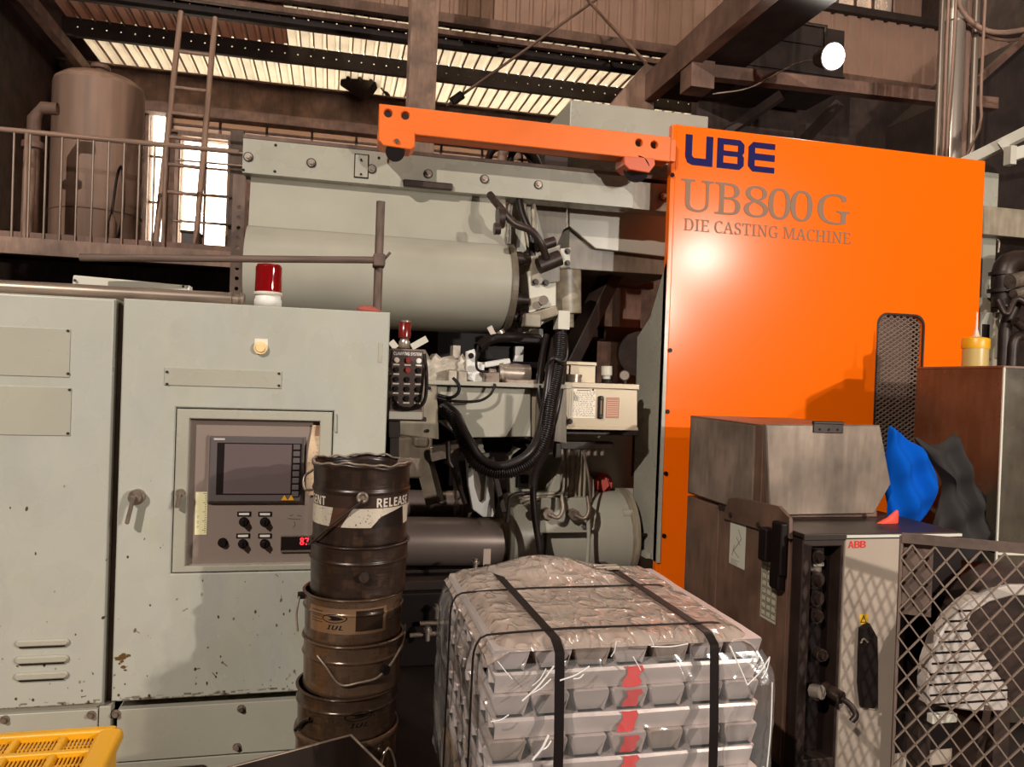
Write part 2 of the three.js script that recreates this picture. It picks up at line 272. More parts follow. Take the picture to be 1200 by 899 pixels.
// mezzanine at the left, with railing, tank, ladder
{
  struct('wall_mezzanine', B(-4.5, 0.6, 0, 2.46, -7.6, -7.5, 0), mat.wallDark);
  const t = T('mezzanine_floor', 'pale-edged mezzanine floor carrying the railing at upper left', 'platform');
  P(t, 'deck', B(-4.45, -0.5, 2.5, 2.56, -13.95, -7.0, 0), mat.brown); P(t, 'edge_channel', B(-4.45, -0.5, 2.44, 2.575, -7.0, -6.94), mat.brownLight); P(t, 'kick_plate', B(-4.45, -0.8, 2.575, 2.63, -7.02, -7.01), mat.brown); fin(t);
  const r = T('guard_railing', 'brown steel railing with thin uprights on the left mezzanine', 'railing');
  P(r, 'top_rail', rod([-4.3, 3.44, -7], [-0.84, 3.44, -7], 0.022), mat.brownLight);
  for (let k = 0, x = -4.2; x < -1.5; k++, x += 0.117) P(r, 'baluster', rod([x, 2.56, -7], [x, 3.43, -7], 0.0095, 8), mat.wire);
  for (const x of [-2.47, -1.42]) P(r, 'post', rod([x, 2.56, -7], [x, 3.44, -7], 0.018), mat.brownLight);
  fin(r);
  const k = T('storage_tank', 'tall brown round-topped tank behind the mezzanine railing', 'tank');
  const cx = -2.58, rad = (-2.113 - -3.018) / 2, top = 4.671;
  P(k, 'shell', lathe([[0, 0], [rad, 0], [rad, top - 2.56 - 0.1], [rad * 0.97, top - 2.56 - 0.05], [rad * 0.8, top - 2.56 + 0.01], [0, top - 2.56 + 0.06]], cx, 2.56, -9.3, 48), mat.brownLight);
  P(k, 'weld_seam', new THREE.TorusGeometry(rad, 0.008, 6, 48).rotateX(Math.PI / 2).translate(cx, 3.2, -9.3), mat.brown); P(k, 'nozzle', rod([cx, top, -9.3], [cx, top + 0.16, -9.3], 0.06), mat.brown); P(k, 'nozzle_flange', rod([cx, top + 0.13, -9.3], [cx, top + 0.17, -9.3], 0.1), mat.brown); fin(k);
  const l = T('access_ladder', 'thin steel ladder leaning up past the bright back window', 'ladder');
  const a = [-1.605, 5.163, -8.4], b = [-1.617, 3.465, -7.9], c = [-1.279, 5.149, -8.4], d = [-1.266, 3.695, -7.9], lo = (p, q, s) => p.map((v, i) => v + (q[i] - v) * s);
  const RG = [[[-1.588, 4.709, -8.25], [-1.269, 4.708, -8.25]], [[-1.594, 4.31, -8.13], [-1.271, 4.307, -8.13]], [[-1.602, 4.033, -8.05], [-1.267, 4.029, -8.05]], [[-1.604, 3.781, -7.98], [-1.272, 3.775, -7.98]], [[-1.603, 3.499, -7.9], [-1.267, 3.491, -7.9]], [[-1.607, 3.228, -7.85], [-1.274, 3.217, -7.85]]];
  const f = (b[1] - 2.58) / (a[1] - b[1]), bl = lo(a, b, 1 + f), dl = lo(c, d, 1 + (d[1] - 2.58) / (c[1] - d[1]));
  P(l, 'rail', rod(a, bl, 0.028, 10), mat.brownLight); P(l, 'rail', rod(c, dl, 0.028, 10), mat.brownLight);
  for (const [u, v] of RG) P(l, 'rung', rod(u, v, 0.018, 8), mat.brownLight); fin(l);
  const p = T('riser_pipe', 'pale capped riser pipe left of the mezzanine tank', 'pipe');
  const px = -2.837, py = 3.999; P(p, 'pipe', bent([[px, 2.56, -8.2], [px, py, -8.2], [px + 0.2, py, -8.2]], 0.06, 12, 0.09), mat.brown); P(p, 'flange', rod([px, 3.6, -8.2], [px, 3.66, -8.2], 0.1), mat.brown); fin(p);
  one('standpipe', 'pale upright pipe standing behind the railing at far left', 'pipe', rod([-2.626, 2.656, -7.5], [-2.619, 3.413, -7.5], 0.05, 14), mat.brownLight);
  const s = T('gas_cylinder', 'small dark cylinder with a hose behind the mezzanine railing', 'gas cylinder'), gx = -1.955;
  P(s, 'body', lathe([[0, 0], [0.05, 0], [0.05, 0.26], [0.03, 0.3], [0.02, 0.34], [0, 0.34]], gx, 2.57, -7.5, 20), mat.brown); P(s, 'hose', tube([[gx, 2.91, -7.5], [gx + 0.05, 3.25, -7.45], [gx + 0.1, 3.3, -7.4], [gx + 0.12, 2.95, -7.4], [gx + 0.07, 2.6, -7.4]], 0.012), mat.darkSteel); fin(s);
  const u = T('equipment_box', 'dark grey equipment box standing low before the bright window', 'box'); P(u, 'body', B(-1.83, -1.636, 3.019, 3.205, -10, -10.3, 0.01), mat.darkSteel); P(u, 'stand', B(-1.808, -1.653, 2.56, 3.019, -10.02, -10.28), mat.brown); P(u, 'lid', B(-1.84, -1.628, 3.193, 3.224, -9.98, -10.31), mat.brownDark); fin(u);
  const g = T('window_grille', 'thin wire guard grille standing before the bright back window', 'grille');
  for (const y of [3.957, 3.818, 3.468, 3.154]) P(g, 'bar', rod([-1.729, y, -9], [-1.027, y, -9], 0.012, 6), mat.wire);
  P(g, 'upright', B(-1.738, -1.695, 2.56, 4.069, -9.05, -9), mat.brownLight); P(g, 'upright', B(-1.178, -1.036, 2.56, 4.226, -9.1, -9.05), mat.rust); fin(g);
}
one('hall_column', 'brown steel column rising behind the orange rail arm', 'column', [B(0.714, 1.013, 0, 9.1, -8.5, -8.47, 0.002), B(0.714, 1.013, 0, 9.1, -8.8, -8.77, 0.002), B(0.844, 0.882, 0, 9.1, -8.78, -8.49, 0)], mat.brownLight);
for (const [i, [a, b, lab]] of [[[3.238, 6.586, -9.6], [1.285, 4.948, -9.6], 'thin brace rod slanting down left across the bright roof strips'], [[3.084, 6.61, -9.7], [2.822, 4.632, -6.9], 'thin brace rod slanting down right to the platform gusset']].entries()) {
  const t = T('brace_rod', lab, 'brace rod'); P(t, 'rod', rod(a, b, 0.018, 8), mat.brown);
  if (!i) { const p = (s) => a.map((v, k) => v + (b[k] - v) * s); P(t, 'turnbuckle', rod(p(0.9), p(0.965), 0.055, 10), mat.brownDark); } fin(t);
}
{
  const t = T('spot_lamp', 'dark unlit spot lamp silhouetted on the long back beam', 'lamp'), c = [0.397, 6.526, -13.5], yb = 6.421 + 0.02;
  P(t, 'housing', rod([c[0] - 0.26, c[1] + 0.14, c[2]], [c[0] + 0.1, c[1] - 0.14, c[2] + 0.06], 0.26, 20, 0.2), mat.brownDark);
  P(t, 'bracket', [rod([c[0] + 0.1, c[1] + 0.2, c[2]], [c[0] + 0.42, yb, c[2] - 0.25], 0.035, 8), rod([c[0] - 0.05, c[1] - 0.05, c[2]], [c[0] + 0.05, yb, c[2] - 0.25], 0.05, 8)], mat.brownDark); fin(t);
}
// the floodlight that shows in the picture
{
  const c = [3.438, 3.985, -4.9], t = T('flood_light', 'glowing round floodlight under the dark platform, upper right', 'lamp');
  P(t, 'housing', rod([c[0] - 0.01, c[1] + 0.04, c[2] - 0.14], [c[0], c[1], c[2]], 0.06, 20, 0.1), mat.darkSteel);
  P(t, 'lens', rod([c[0], c[1], c[2]], [c[0], c[1] - 0.003, c[2] + 0.012], 0.09, 24), new THREE.MeshStandardMaterial({ color: 0xffffff, emissive: new THREE.Color().setRGB(1, 0.93, 0.82), emissiveIntensity: 7 }));
  P(t, 'stem', [rod([c[0], c[1] + 0.04, c[2] - 0.1], [c[0], 4.24, c[2] - 0.1], 0.015, 8), rod([c[0] + 0.01, 4.24, c[2] - 0.1], [3.15, 4.24, c[2] - 0.1], 0.015, 8)], mat.darkSteel); P(t, 'cord', tube([[c[0], c[1] + 0.03, c[2] - 0.12], [3.507, 4.164, -5.5], [3.196, 3.985, -5.6], [2.888, 3.911, -5.65]], 0.007), mat.wire); fin(t);
  const l = new THREE.SpotLight(new THREE.Color().setRGB(1, 0.93, 0.82), 12, 0, 1.1, 0.6, 2); l.position.set(c[0], c[1] - 0.02, c[2] + 0.03); l.target.position.set(c[0] - 2.2, c[1] - 2, c[2] + 4.5); l.castShadow = true; l.shadow.radius = 4; scene.add(l, l.target); l.name = 'flood_lamp_beam';
}
// the two work lamps that light the place, on tripods and arms behind the camera
for (const [i, L] of LAMPS.entries()) {
  const at = V(L.at), to = V(L.to), d = to.clone().sub(at).normalize(), b = at.clone().addScaledVector(d, -0.03), e = at.clone().addScaledVector(d, -0.2);
  const t = T('work_lamp', ['tall work lamp far left behind the camera', 'lower work lamp at the right behind the camera', 'farthest right work lamp behind the camera, the weak one'][i], 'lamp');
  P(t, 'housing', rod(e.toArray(), b.toArray(), 0.16, 24, 0.07), mat.darkSteel);
  P(t, 'lens', rod(b.clone().addScaledVector(d, -0.004).toArray(), b.clone().addScaledVector(d, 0.006).toArray(), 0.13, 24), new THREE.MeshStandardMaterial({ color: 0xffffff, emissive: new THREE.Color().setRGB(...L.rgb), emissiveIntensity: 40 }));
  P(t, 'pole', rod([e.x, 0, e.z - 0.0], [e.x, e.y, e.z], 0.03), mat.darkSteel); P(t, 'foot', rod([e.x, 0, e.z], [e.x, 0.03, e.z], 0.3, 24), mat.darkSteel); fin(t);
  const s = new THREE.SpotLight(new THREE.Color().setRGB(...L.rgb), L.cd, 0, 1.3, 0.5, 2); s.position.copy(at.clone().addScaledVector(d, 0.02)); s.target.position.copy(to); s.castShadow = true; s.shadow.mapSize.set(2048, 2048); s.shadow.radius = 3; s.name = 'work_lamp_beam'; scene.add(s, s.target);
}
// steel stack, pipes, cables and cream beams behind the orange door's right end
{
  const z = -5.0, y1 = 6.2, P2 = (n, lab, cat, x, r, m) => one(n, lab, cat, rod([x, 0, z + (cat === 'cable' ? 0.14 : 0)], [x, y1, z + (cat === 'cable' ? 0.14 : 0)], r, 20), m);
  const xs = (px) => 3.687 + (px - 1000) * (4.818 - 3.687) / 150;
  const t = T('exhaust_stack', 'thick bright steel stack rising behind the orange door', 'stack'); P(t, 'pipe', rod([xs(1116), 0, z], [xs(1114), y1, z], 0.078, 28), mat.brightSteel); P(t, 'collar', rod([xs(1114), 4.42, z], [xs(1114), 4.5, z], 0.095, 28), mat.brightSteel); fin(t);
  P2('riser_pipe', 'slim dark pipe close left of the bright steel stack', 'pipe', xs(1100), 0.022, mat.greySteel);
  P2('riser_pipe', 'slim grey pipe second right of the bright steel stack', 'pipe', xs(1141), 0.026, mat.greySteel);
  P2('riser_pipe', 'flat brown pipe close right of the bright steel stack', 'pipe', xs(1131), 0.026, mat.brown);
  one('hanging_cable', 'pale thin cable hanging straight, left of the steel stack', 'cable', tube([[xs(1092), y1, z + .14], [xs(1090), 4.3, z + .14], [xs(1091), 3.5, z + .14], [xs(1090), 2.6, z + .14]], 0.011), mat.brownLight);
  one('hanging_cable', 'pale cable twisted beside the thin one, left of the steel stack', 'cable', tube([[xs(1095), y1, z + .16], [xs(1096), 4.3, z + .16], [xs(1093), 3.5, z + .16], [xs(1096), 2.6, z + .16]], 0.011), mat.brownLight);
  one('hanging_cable', 'pale cable curving down right of the stack onto the cream beam', 'cable', tube([[xs(1127), y1, z + .2], [xs(1125), 4.0, z + .2], [xs(1126), 3.6, z + .2], [4.44, 3.295, -4.7], [4.642, 3.135, -4.7]], 0.011), mat.brownLight);
  one('slack_cable', 'thick slack cable looping across the top right corner', 'cable', tube([[4.442, 4.664, -4.9], [4.528, 4.472, -4.9], [4.688, 4.366, -4.9], [4.899, 4.357, -4.9], [5.214, 4.439, -4.9]], 0.02, 12), mat.brownLight);
  one('slack_cable', 'thin slack cable under the thick one, top right corner', 'cable', tube([[4.548, 4.729, -5], [4.67, 4.473, -5], [4.817, 4.375, -5], [5.042, 4.359, -5], [5.324, 4.424, -5]], 0.012, 12), mat.brown);
  const c = T('cream_beam', 'cream painted bar slanting up above the orange door corner', 'beam'); P(c, 'bar', bar([4.248, 3.189, -4.6], [4.663, 3.502, -3.9], 0.06, 0.07), mat.cream); P(c, 'joint_plate', bar([4.382, 3.266, -4.35], [4.406, 3.289, -4.32], 0.09, 0.08), mat.cream); P(c, 'lower_channel', bar([4.376, 3.194, -4.3], [4.794, 3.342, -4], 0.05, 0.08), mat.cream); P(c, 'end_plate', B(4.348, 4.397, 3.131, 3.256, -4.24, -4.3), mat.cream); fin(c);
}

// ---------------------------------------------------------------- electrical cabinets
// paint of the two cabinet fronts with their own scratches and chips
function cabinetPaint(w, h, marks) {
  return canvasTex(1024, 1024, (g, W, H) => {
    g.fillStyle = '#adab9f'; g.fillRect(0, 0, W, H);
    for (let i = 0; i < 260; i++) { const x = rr(0, W), y = rr(0, H), r = rr(20, 140), a = rr(0.01, 0.035); g.fillStyle = rnd() > 0.5 ? `rgba(196,196,184,${a})` : `rgba(120,116,102,${a})`; g.beginPath(); g.ellipse(x, y, r, r * rr(0.3, 1), rr(0, 3), 0, 7); g.fill(); }
    for (let i = 0; i < marks; i++) { const x = rr(0, W), y = H * (1 - Math.pow(rnd(), 2.2) * 0.55), s = rr(1.5, 5); g.fillStyle = ['#4a4036', '#6a5a48', '#35302a', '#8a7a60'][Math.floor(rr(0, 4))]; g.beginPath(); g.ellipse(x, y, s, s * rr(0.4, 1.4), rr(0, 3), 0, 7); g.fill(); if (rnd() > 0.75) { g.strokeStyle = g.fillStyle; g.lineWidth = 2; g.beginPath(); g.moveTo(x, y); g.lineTo(x + rr(-22, 22), y + rr(-14, 14)); g.stroke(); } }
    for (let i = 0; i < 70; i++) { const x = rr(0, W); g.fillStyle = `rgba(70,56,40,${rr(0.2, 0.7)})`; g.fillRect(x, H - rr(2, 14), rr(4, 30), rr(2, 6)); }
    g.fillStyle = '#5c4526'; for (const [cx, cy, s] of [[20, 0.892, 12], [38, 0.888, 14], [56, 0.886, 9], [34, 0.9, 8], [40, 0.915, 9], [46, 0.922, 6], [26, 0.905, 5]]) { g.beginPath(); for (let k = 0; k < 11; k++) { const a = k / 11 * 6.283, q = s * rr(0.55, 1.1); g.lineTo(cx + q * 1.3 * Math.cos(a), H * cy + q * 0.6 * Math.sin(a)); } g.fill(); }
  });
}
const faceUV = (g, x0, x1, y0, y1) => { const p = g.attributes.position, u = g.attributes.uv; for (let i = 0; i < p.count; i++) u.setXY(i, (p.getX(i) - x0) / (x1 - x0), (p.getY(i) - y0) / (y1 - y0)); return g; };
const ZC = -2.8;
{ // left cabinet
  const t = T('electrical_cabinet', 'grey-green cabinet at left edge with three long vents', 'cabinet'), p = (n, g, m, l) => P(t, n, g, m, l);
  p('body', B(-1.7, -0.715, 0.02, 1.812, -3.3, -2.83), mat.paint);
  const door = p('door', faceUV(B(-1.69, -0.713, 0.452, 1.808, -2.83, ZC, 0.006), -1.7, -0.7, 0.45, 1.81), M([1, 1, 1], 0.42, 0, { map: cabinetPaint(1, 1, 90), roughnessMap: rough }));
  for (const [a, b, c, d] of [[-10, 384, 82, 441], [-10, 453, 82, 510]]) void 0;
  P(door, 'cover_plate', B(-1.2, -0.842, 1.543, 1.702, ZC - 0.001, ZC + 0.0035, 0.0015), mat.paint); P(door, 'cover_plate', B(-1.2, -0.834, 1.35, 1.51, ZC - 0.001, ZC + 0.0035, 0.0015), mat.paint);
  for (const [x, y] of [[-0.849, 1.696], [-0.845, 1.555], [-0.839, 1.502], [-0.84, 1.358]]) P(door, 'screw', rod([x, y, ZC], [x, y, ZC + 0.006], 0.0045, 10), mat.darkSteel);
  for (const [y0, y1] of [[0.656, 0.679], [0.6, 0.625], [0.546, 0.571]]) {
    const x0 = -0.976, x1 = -0.817, r = (y1 - y0) / 2, s = []; for (let i = 0; i <= 8; i++) s.push([x1 - r + r * Math.sin(i / 8 * Math.PI), y1 - r + r * Math.cos(i / 8 * Math.PI)]); for (let i = 0; i <= 8; i++) s.push([x0 + r - r * Math.sin(i / 8 * Math.PI), y0 + r - r * Math.cos(i / 8 * Math.PI)]);
    const v = P(door, 'vent', ext(s, ZC + 0.012, ZC - 0.002, 0.005), mat.paint); void v;
    P(door, 'vent_slot', B(x0 + r, x1 - r, y0 - 0.004, y0 + 0.002, ZC, ZC + 0.008, 0.001), mat.black);
  }
  const k = p('plinth', B(-1.7, -0.728, 0.02, 0.43, -3.28, -2.81), mat.paint); P(t, 'plinth_post', B(-0.725, -0.688, 0.02, 0.438, -3.2, -2.812), mat.paint);
  for (const [x, y] of [[-1.005, 0.415], [-0.747, 0.414]]) P(k, 'bolt', bolt(x, y, -2.81, 0.014), mat.greySteel);
  p('gap_strip', B(-0.713, -0.688, 0.3, 1.8, -3.3, -2.86, 0), mat.rust); fin(t);
}
{ // right cabinet with its operator door
  const t = T('electrical_cabinet', 'grey-green control cabinet with touchscreen, second from the left edge', 'cabinet'), p = (n, g, m, l) => P(t, n, g, m, l);
  const X0 = -0.685, X1 = 0.198, Y0 = 0.456, Y1 = 1.813, H = [-0.512, 0.012, 0.884, 1.452];
  p('body', B(X0, X1, 0.45, 1.812, -3.35, -2.87), mat.paint);
  const door = p('door', faceUV(ext(rect(X0, X1, Y0, Y1), ZC, -2.868, 0.004, [rect(...H)]), X0, X1, Y0, Y1), M([1, 1, 1], 0.4, 0, { map: cabinetPaint(1, 1, 130), roughnessMap: rough }));
  p('plinth', B(-0.668, X1, 0.245, 0.424, -3.3, -2.81), mat.paint); p('base', B(-0.685, X1, 0.0, 0.24, -3.3, -2.812), mat.paint);
  for (const [x, y] of [[-0.671, 0.412], [-0.27, 0.404], [-0.28, 0.27]]) P(t, 'bolt', bolt(x, y, -2.81, 0.014), mat.greySteel);
  const bp = P(door, 'blank_plate', B(-0.55, -0.17, 1.527, 1.587, ZC - 0.001, ZC + 0.004, 0.0015), mat.paint); void bp;
  for (const [x, y] of [[-0.542, 1.572], [-0.541, 1.531], [-0.179, 1.579], [-0.178, 1.537]]) P(door, 'screw', rod([x, y, ZC], [x, y, ZC + 0.007], 0.0045, 10), mat.darkSteel);
  const bx = -0.243, by = 1.666;
  P(door, 'indicator_plate', B(bx - 0.022, bx + 0.024, by - 0.006, by + 0.032, ZC, ZC + 0.003), mat.label); P(door, 'indicator_button', [rod([bx, by, ZC], [bx, by, ZC + 0.014], 0.022, 24), rod([bx, by, ZC + 0.012], [bx, by, ZC + 0.02], 0.017, 24, 0.014)], M([0.85, 0.6, 0.3], 0.25));
  // cabinet handle
  const hx = -0.623, hy = 1.149;
  P(door, 'handle_boss', [rod([hx, hy, ZC], [hx, hy, ZC + 0.022], 0.026, 24), rod([hx, hy, ZC + 0.02], [hx, hy, ZC + 0.03], 0.018, 20)], mat.greySteel);
  P(door, 'handle', [bar([hx - 0.004, hy + 0.008, ZC + 0.035], [hx - 0.022, hy - 0.085, ZC + 0.04], 0.02, 0.013, 0.004)], mat.greySteel);
  P(door, 'hinge', B(0.16, 0.175, 1.631, 1.702, ZC - 0.002, ZC + 0.002), mat.paint);
  // operator door: frame, recessed panel, screen, knobs
  const od = p('operator_door', ext(rect(H[0] + 0.004, H[1] - 0.004, H[2] + 0.004, H[3] - 0.004), ZC + 0.002, -2.85, 0.003, [rect(-0.467, -0.035, 0.909, 1.415)]), mat.paint);
  const ZP = -2.83;
  P(od, 'panel', B(-0.47, -0.03, 0.905, 1.418, ZP - 0.01, ZP, 0), mat.panelGrey);
  P(od, 'touchscreen_bezel', ext(rect(-0.402, -0.09, 1.126, 1.355), ZP + 0.022, ZP, 0.005), mat.bezel); P(od, 'bezel_rim', ext(rect(-0.406, -0.086, 1.122, 1.359), ZP + 0.012, ZP, 0.003, [rect(-0.4, -0.092, 1.128, 1.353)]), mat.panelGrey);
  const [sx0, sx1, sy0, sy1] = [-0.352, -0.128, 1.157, 1.33];
  P(od, 'screen_surround', B(sx0 - 0.024, -0.094, sy0 - 0.004, sy1 + 0.004, ZP + 0.02, ZP + 0.0235, 0.001), mat.black);
  P(od, 'touchscreen', B(sx0, sx1, sy0, sy1, ZP + 0.02, ZP + 0.0255, 0.001), M([0.13, 0.095, 0.095], 0.22));
  for (let i = 0; i < 8; i++) P(od, 'function_key', B(-0.123, -0.1, sy1 - 0.017 - i * 0.0237, sy1 + 0.001 - i * 0.0237, ZP + 0.022, ZP + 0.028, 0.002), mat.bezel);
  P(od, 'maker_mark', card(-0.388, -0.352, 1.343, 1.349, ZP + 0.0226), M([0.5, 0.45, 0.42], 0.5));
  for (const px of [[-0.148, 1.142], [-0.125, 1.142]]) P(od, 'warning_sticker', ext([[px[0] - 0.011, px[1] - 0.008], [px[0] + 0.011, px[1] - 0.008], [px[0], px[1] + 0.01]], ZP + 0.025, ZP + 0.02), mat.yellow);
  for (const [x, y] of [[-0.283, 1.055], [-0.213, 1.054], [-0.284, 0.978], [-0.211, 0.977]]) {
    P(od, 'selector_knob', [rod([x, y, ZP], [x, y, ZP + 0.006], 0.0165, 24), rod([x, y, ZP + 0.005], [x, y, ZP + 0.026], 0.0125, 20, 0.011), B(x - 0.003, x + 0.003, y - 0.011, y + 0.011, ZP + 0.02, ZP + 0.031, 0.001)], mat.black);
    P(od, 'knob_plate', B(x - 0.023, x + 0.023, y + 0.019, y + 0.036, ZP, ZP + 0.003, 0.001), mat.black); P(od, 'plate_insert', B(x - 0.017, x + 0.017, y + 0.0235, y + 0.0315, ZP + 0.003, ZP + 0.0038, 0), mat.label);
  }
  { const [x, y] = [-0.351, 0.983]; P(od, 'key_switch', [rod([x, y, ZP], [x, y, ZP + 0.005], 0.0165, 24), rod([x, y, ZP + 0.004], [x, y, ZP + 0.016], 0.012, 20)], mat.black); }
  { const [a, b, c, d] = [-0.157, -0.053, 0.955, 1.002]; P(od, 'counter_frame', B(a, b + 0.02, c - 0.008, d + 0.004, ZP, ZP + 0.012, 0.002), mat.greySteel); P(od, 'counter_window', B(a + 0.002, b + 0.018, c, d, ZP + 0.01, ZP + 0.0135, 0.001), mat.black);
    const dg = lettering('87', SANSB, -0.091, -0.059, 0.973, 0.999, ZP + 0.0135, 0.001); P(od, 'display_digits', dg, new THREE.MeshStandardMaterial({ color: 0x400000, emissive: new THREE.Color().setRGB(1, 0.02, 0.03), emissiveIntensity: 3 })); }
  { const [a, b, c, d] = [-0.444, -0.405, 1.011, 1.16]; P(od, 'scale_sticker', card(a, b, c, d, ZP + 0.0015), printed(64, 256, (g, w, h) => { g.fillStyle = '#e6dcae'; g.fillRect(0, 0, w, h); g.fillStyle = '#4a4030'; for (let i = 0; i < 22; i++) g.fillRect(w - (i % 5 ? 14 : 24), 8 + i * 11, i % 5 ? 10 : 20, 3); g.save(); g.translate(20, h - 40); g.rotate(-Math.PI / 2); g.font = '14px sans-serif'; g.fillText('50  100  150', 0, 0); g.restore(); }), 'cream scale sticker'); }
  P(od, 'hinge', rod([0.017, 1.443, -2.795], [0.019, 1.38, -2.795], 0.005, 10), mat.paint);
  { const [x, y] = [-0.487, 1.154]; P(od, 'latch', [rod([x, y + 0.008, ZC], [x, y + 0.008, ZC + 0.02], 0.014, 16), bar([x - 0.001, y + 0.008, ZC + 0.02], [x - 0.008, y - 0.04, ZC + 0.025], 0.018, 0.01, 0.003)], mat.greySteel); }
  // taped strip of paper at the panel's right side
  const strip = new THREE.PlaneGeometry(0.04, 0.25, 4, 24); { const q = strip.attributes.position; for (let i = 0; i < q.count; i++) { const y = q.getY(i), s = (y + 0.125) / 0.25; q.setX(i, q.getX(i) * (0.75 + 0.4 * Math.sin(s * 3.1)) - 0.012 * (1 - s)); q.setZ(i, 0.012 + 0.006 * Math.sin(y * 50) + 0.004 * Math.sin(q.getX(i) * 120)); } strip.computeVertexNormals(); }
  P(od, 'paper_strip', strip.translate(-0.045, 1.275, ZP + 0.004), printed(64, 256, (g, w, h) => { g.fillStyle = '#c8ad8e'; g.fillRect(0, 0, w, h); for (let i = 0; i < 90; i++) { g.fillStyle = `rgba(120,70,50,${rr(0.1, 0.4)})`; g.fillRect(rr(0, w), rr(0, h), rr(2, 10), rr(1, 5)); } g.fillStyle = 'rgba(110,60,45,.5)'; g.fillRect(24, 0, 36, 40); }, 0.8, { side: THREE.DoubleSide }), 'stained paper strip');
  P(od, 'scribble', card(-0.142, -0.081, 1.028, 1.082, ZP + 0.001), printed(96, 96, (g, w, h) => { g.clearRect(0, 0, w, h); g.strokeStyle = 'rgba(70,55,50,.8)'; g.lineWidth = 3; g.beginPath(); g.moveTo(20, 12); g.lineTo(40, 8); g.moveTo(10, 30); g.lineTo(80, 36); g.moveTo(60, 10); g.lineTo(84, 14); g.moveTo(44, 50); g.quadraticCurveTo(60, 70, 40, 86); g.stroke(); }, 0.6, { transparent: true }), 'pen scribble');
  fin(t);
}
// things on the cabinet tops
{
  const b = T('beacon_lamp', 'large red beacon lamp on the touchscreen cabinet top', 'beacon'), x = -0.234, z = -2.92, y = 1.813, r = 0.047;
  P(b, 'base', [lathe([[0, 0], [r * 1.02, 0], [r * 1.02, 0.03], [r * 0.95, 0.035], [r * 0.95, 0.055], [0, 0.055]], x, y, z, 32)], mat.white);
  P(b, 'collar', lathe([[r * 0.85, 0.045], [r * 1.06, 0.047], [r * 1.06, 0.058], [r * 0.85, 0.06]], x, y, z, 32), mat.cream);
  P(b, 'red_dome', lathe([[r * 0.99, 0.056], [r, 0.07], [r * 0.98, 0.148], [r * 0.9, 0.158], [r * 0.5, 0.161], [0, 0.161]], x, y, z, 32), MP([0.36, 0.008, 0.01], 0.06, 0, { transmission: 0.5, thickness: 0 }));
  P(b, 'reflector', [rod([x, y + 0.055, z], [x, y + 0.12, z], 0.012, 12), B(x - 0.02, x + 0.02, y + 0.075, y + 0.13, z - 0.02, z - 0.012)], mat.brightSteel); fin(b);
  const rB = T('steel_pipe', 'worn steel pipe lying across both cabinet tops', 'pipe'); P(rB, 'pipe', rod([-1.75, 1.84, -2.96], [-0.36, 1.84, -2.95], 0.026, 20), mat.greySteel); P(rB, 'end_plug', [rod([-0.37, 1.84, -2.95], [-0.325, 1.84, -2.95], 0.021, 16), rod([-0.33, 1.84, -2.95], [-0.318, 1.84, -2.95], 0.026, 16)], mat.greySteel); fin(rB);
  const l = T('lamp_fitting', 'long cream lamp fitting lying behind the steel pipe', 'lamp'); P(l, 'body', bar([-0.913, 1.875, -3.06], [-0.524, 1.86, -3.05], 0.05, 0.06, 0.006), mat.cream); P(l, 'end_cap', B(-0.527, -0.518, 1.835, 1.89, -3.08, -3.02), mat.white); for (const x of [-0.902, -0.541]) P(l, 'screw', rod([x, 1.885, -3.03], [x, 1.885, -3.025], 0.005, 8), mat.darkSteel); P(l, 'foot', [B(-0.847, -0.841, 1.813, 1.85, -3.08, -3.04), B(-0.589, -0.583, 1.813, 1.84, -3.08, -3.04)], mat.cream); fin(l);
  const s = T('pipe_stand', 'upright brown pipe with a clamped cross pipe on the touchscreen cabinet', 'pipe stand'), px = 0.159;
  P(s, 'upright', rod([px, 1.815, -2.95], [px, 2.241, -2.95], 0.0165, 16), mat.rust); P(s, 'foot_flange', B(px - 0.035, px + 0.03, 1.813, 1.827, -2.98, -2.91), mat.rust);
  P(s, 'cross_pipe', rod([-0.855, 1.954, -2.915], [px + 0.01, 2.016, -2.915], 0.013, 14), mat.rust);
  P(s, 'clamp', [B(px - 0.022, px + 0.022, 1.991, 2.039, -2.98, -2.9, 0.006)], mat.rust); P(s, 'clamp_lever', bar([px + 0.015, 2.016, -2.93], [px + 0.04, 2.048, -2.92], 0.008), mat.rust); fin(s);
  one('red_glove', 'faded red glove lying at the foot of the upright pipe', 'glove', [new THREE.SphereGeometry(0.03, 18, 12).scale(1.25, 0.55, 0.9).translate(0.12, 1.829, -2.93), new THREE.SphereGeometry(0.014, 12, 8).scale(1.8, 0.6, 0.8).translate(0.145, 1.825, -2.91)], M([0.33, 0.07, 0.05], 0.75));
}

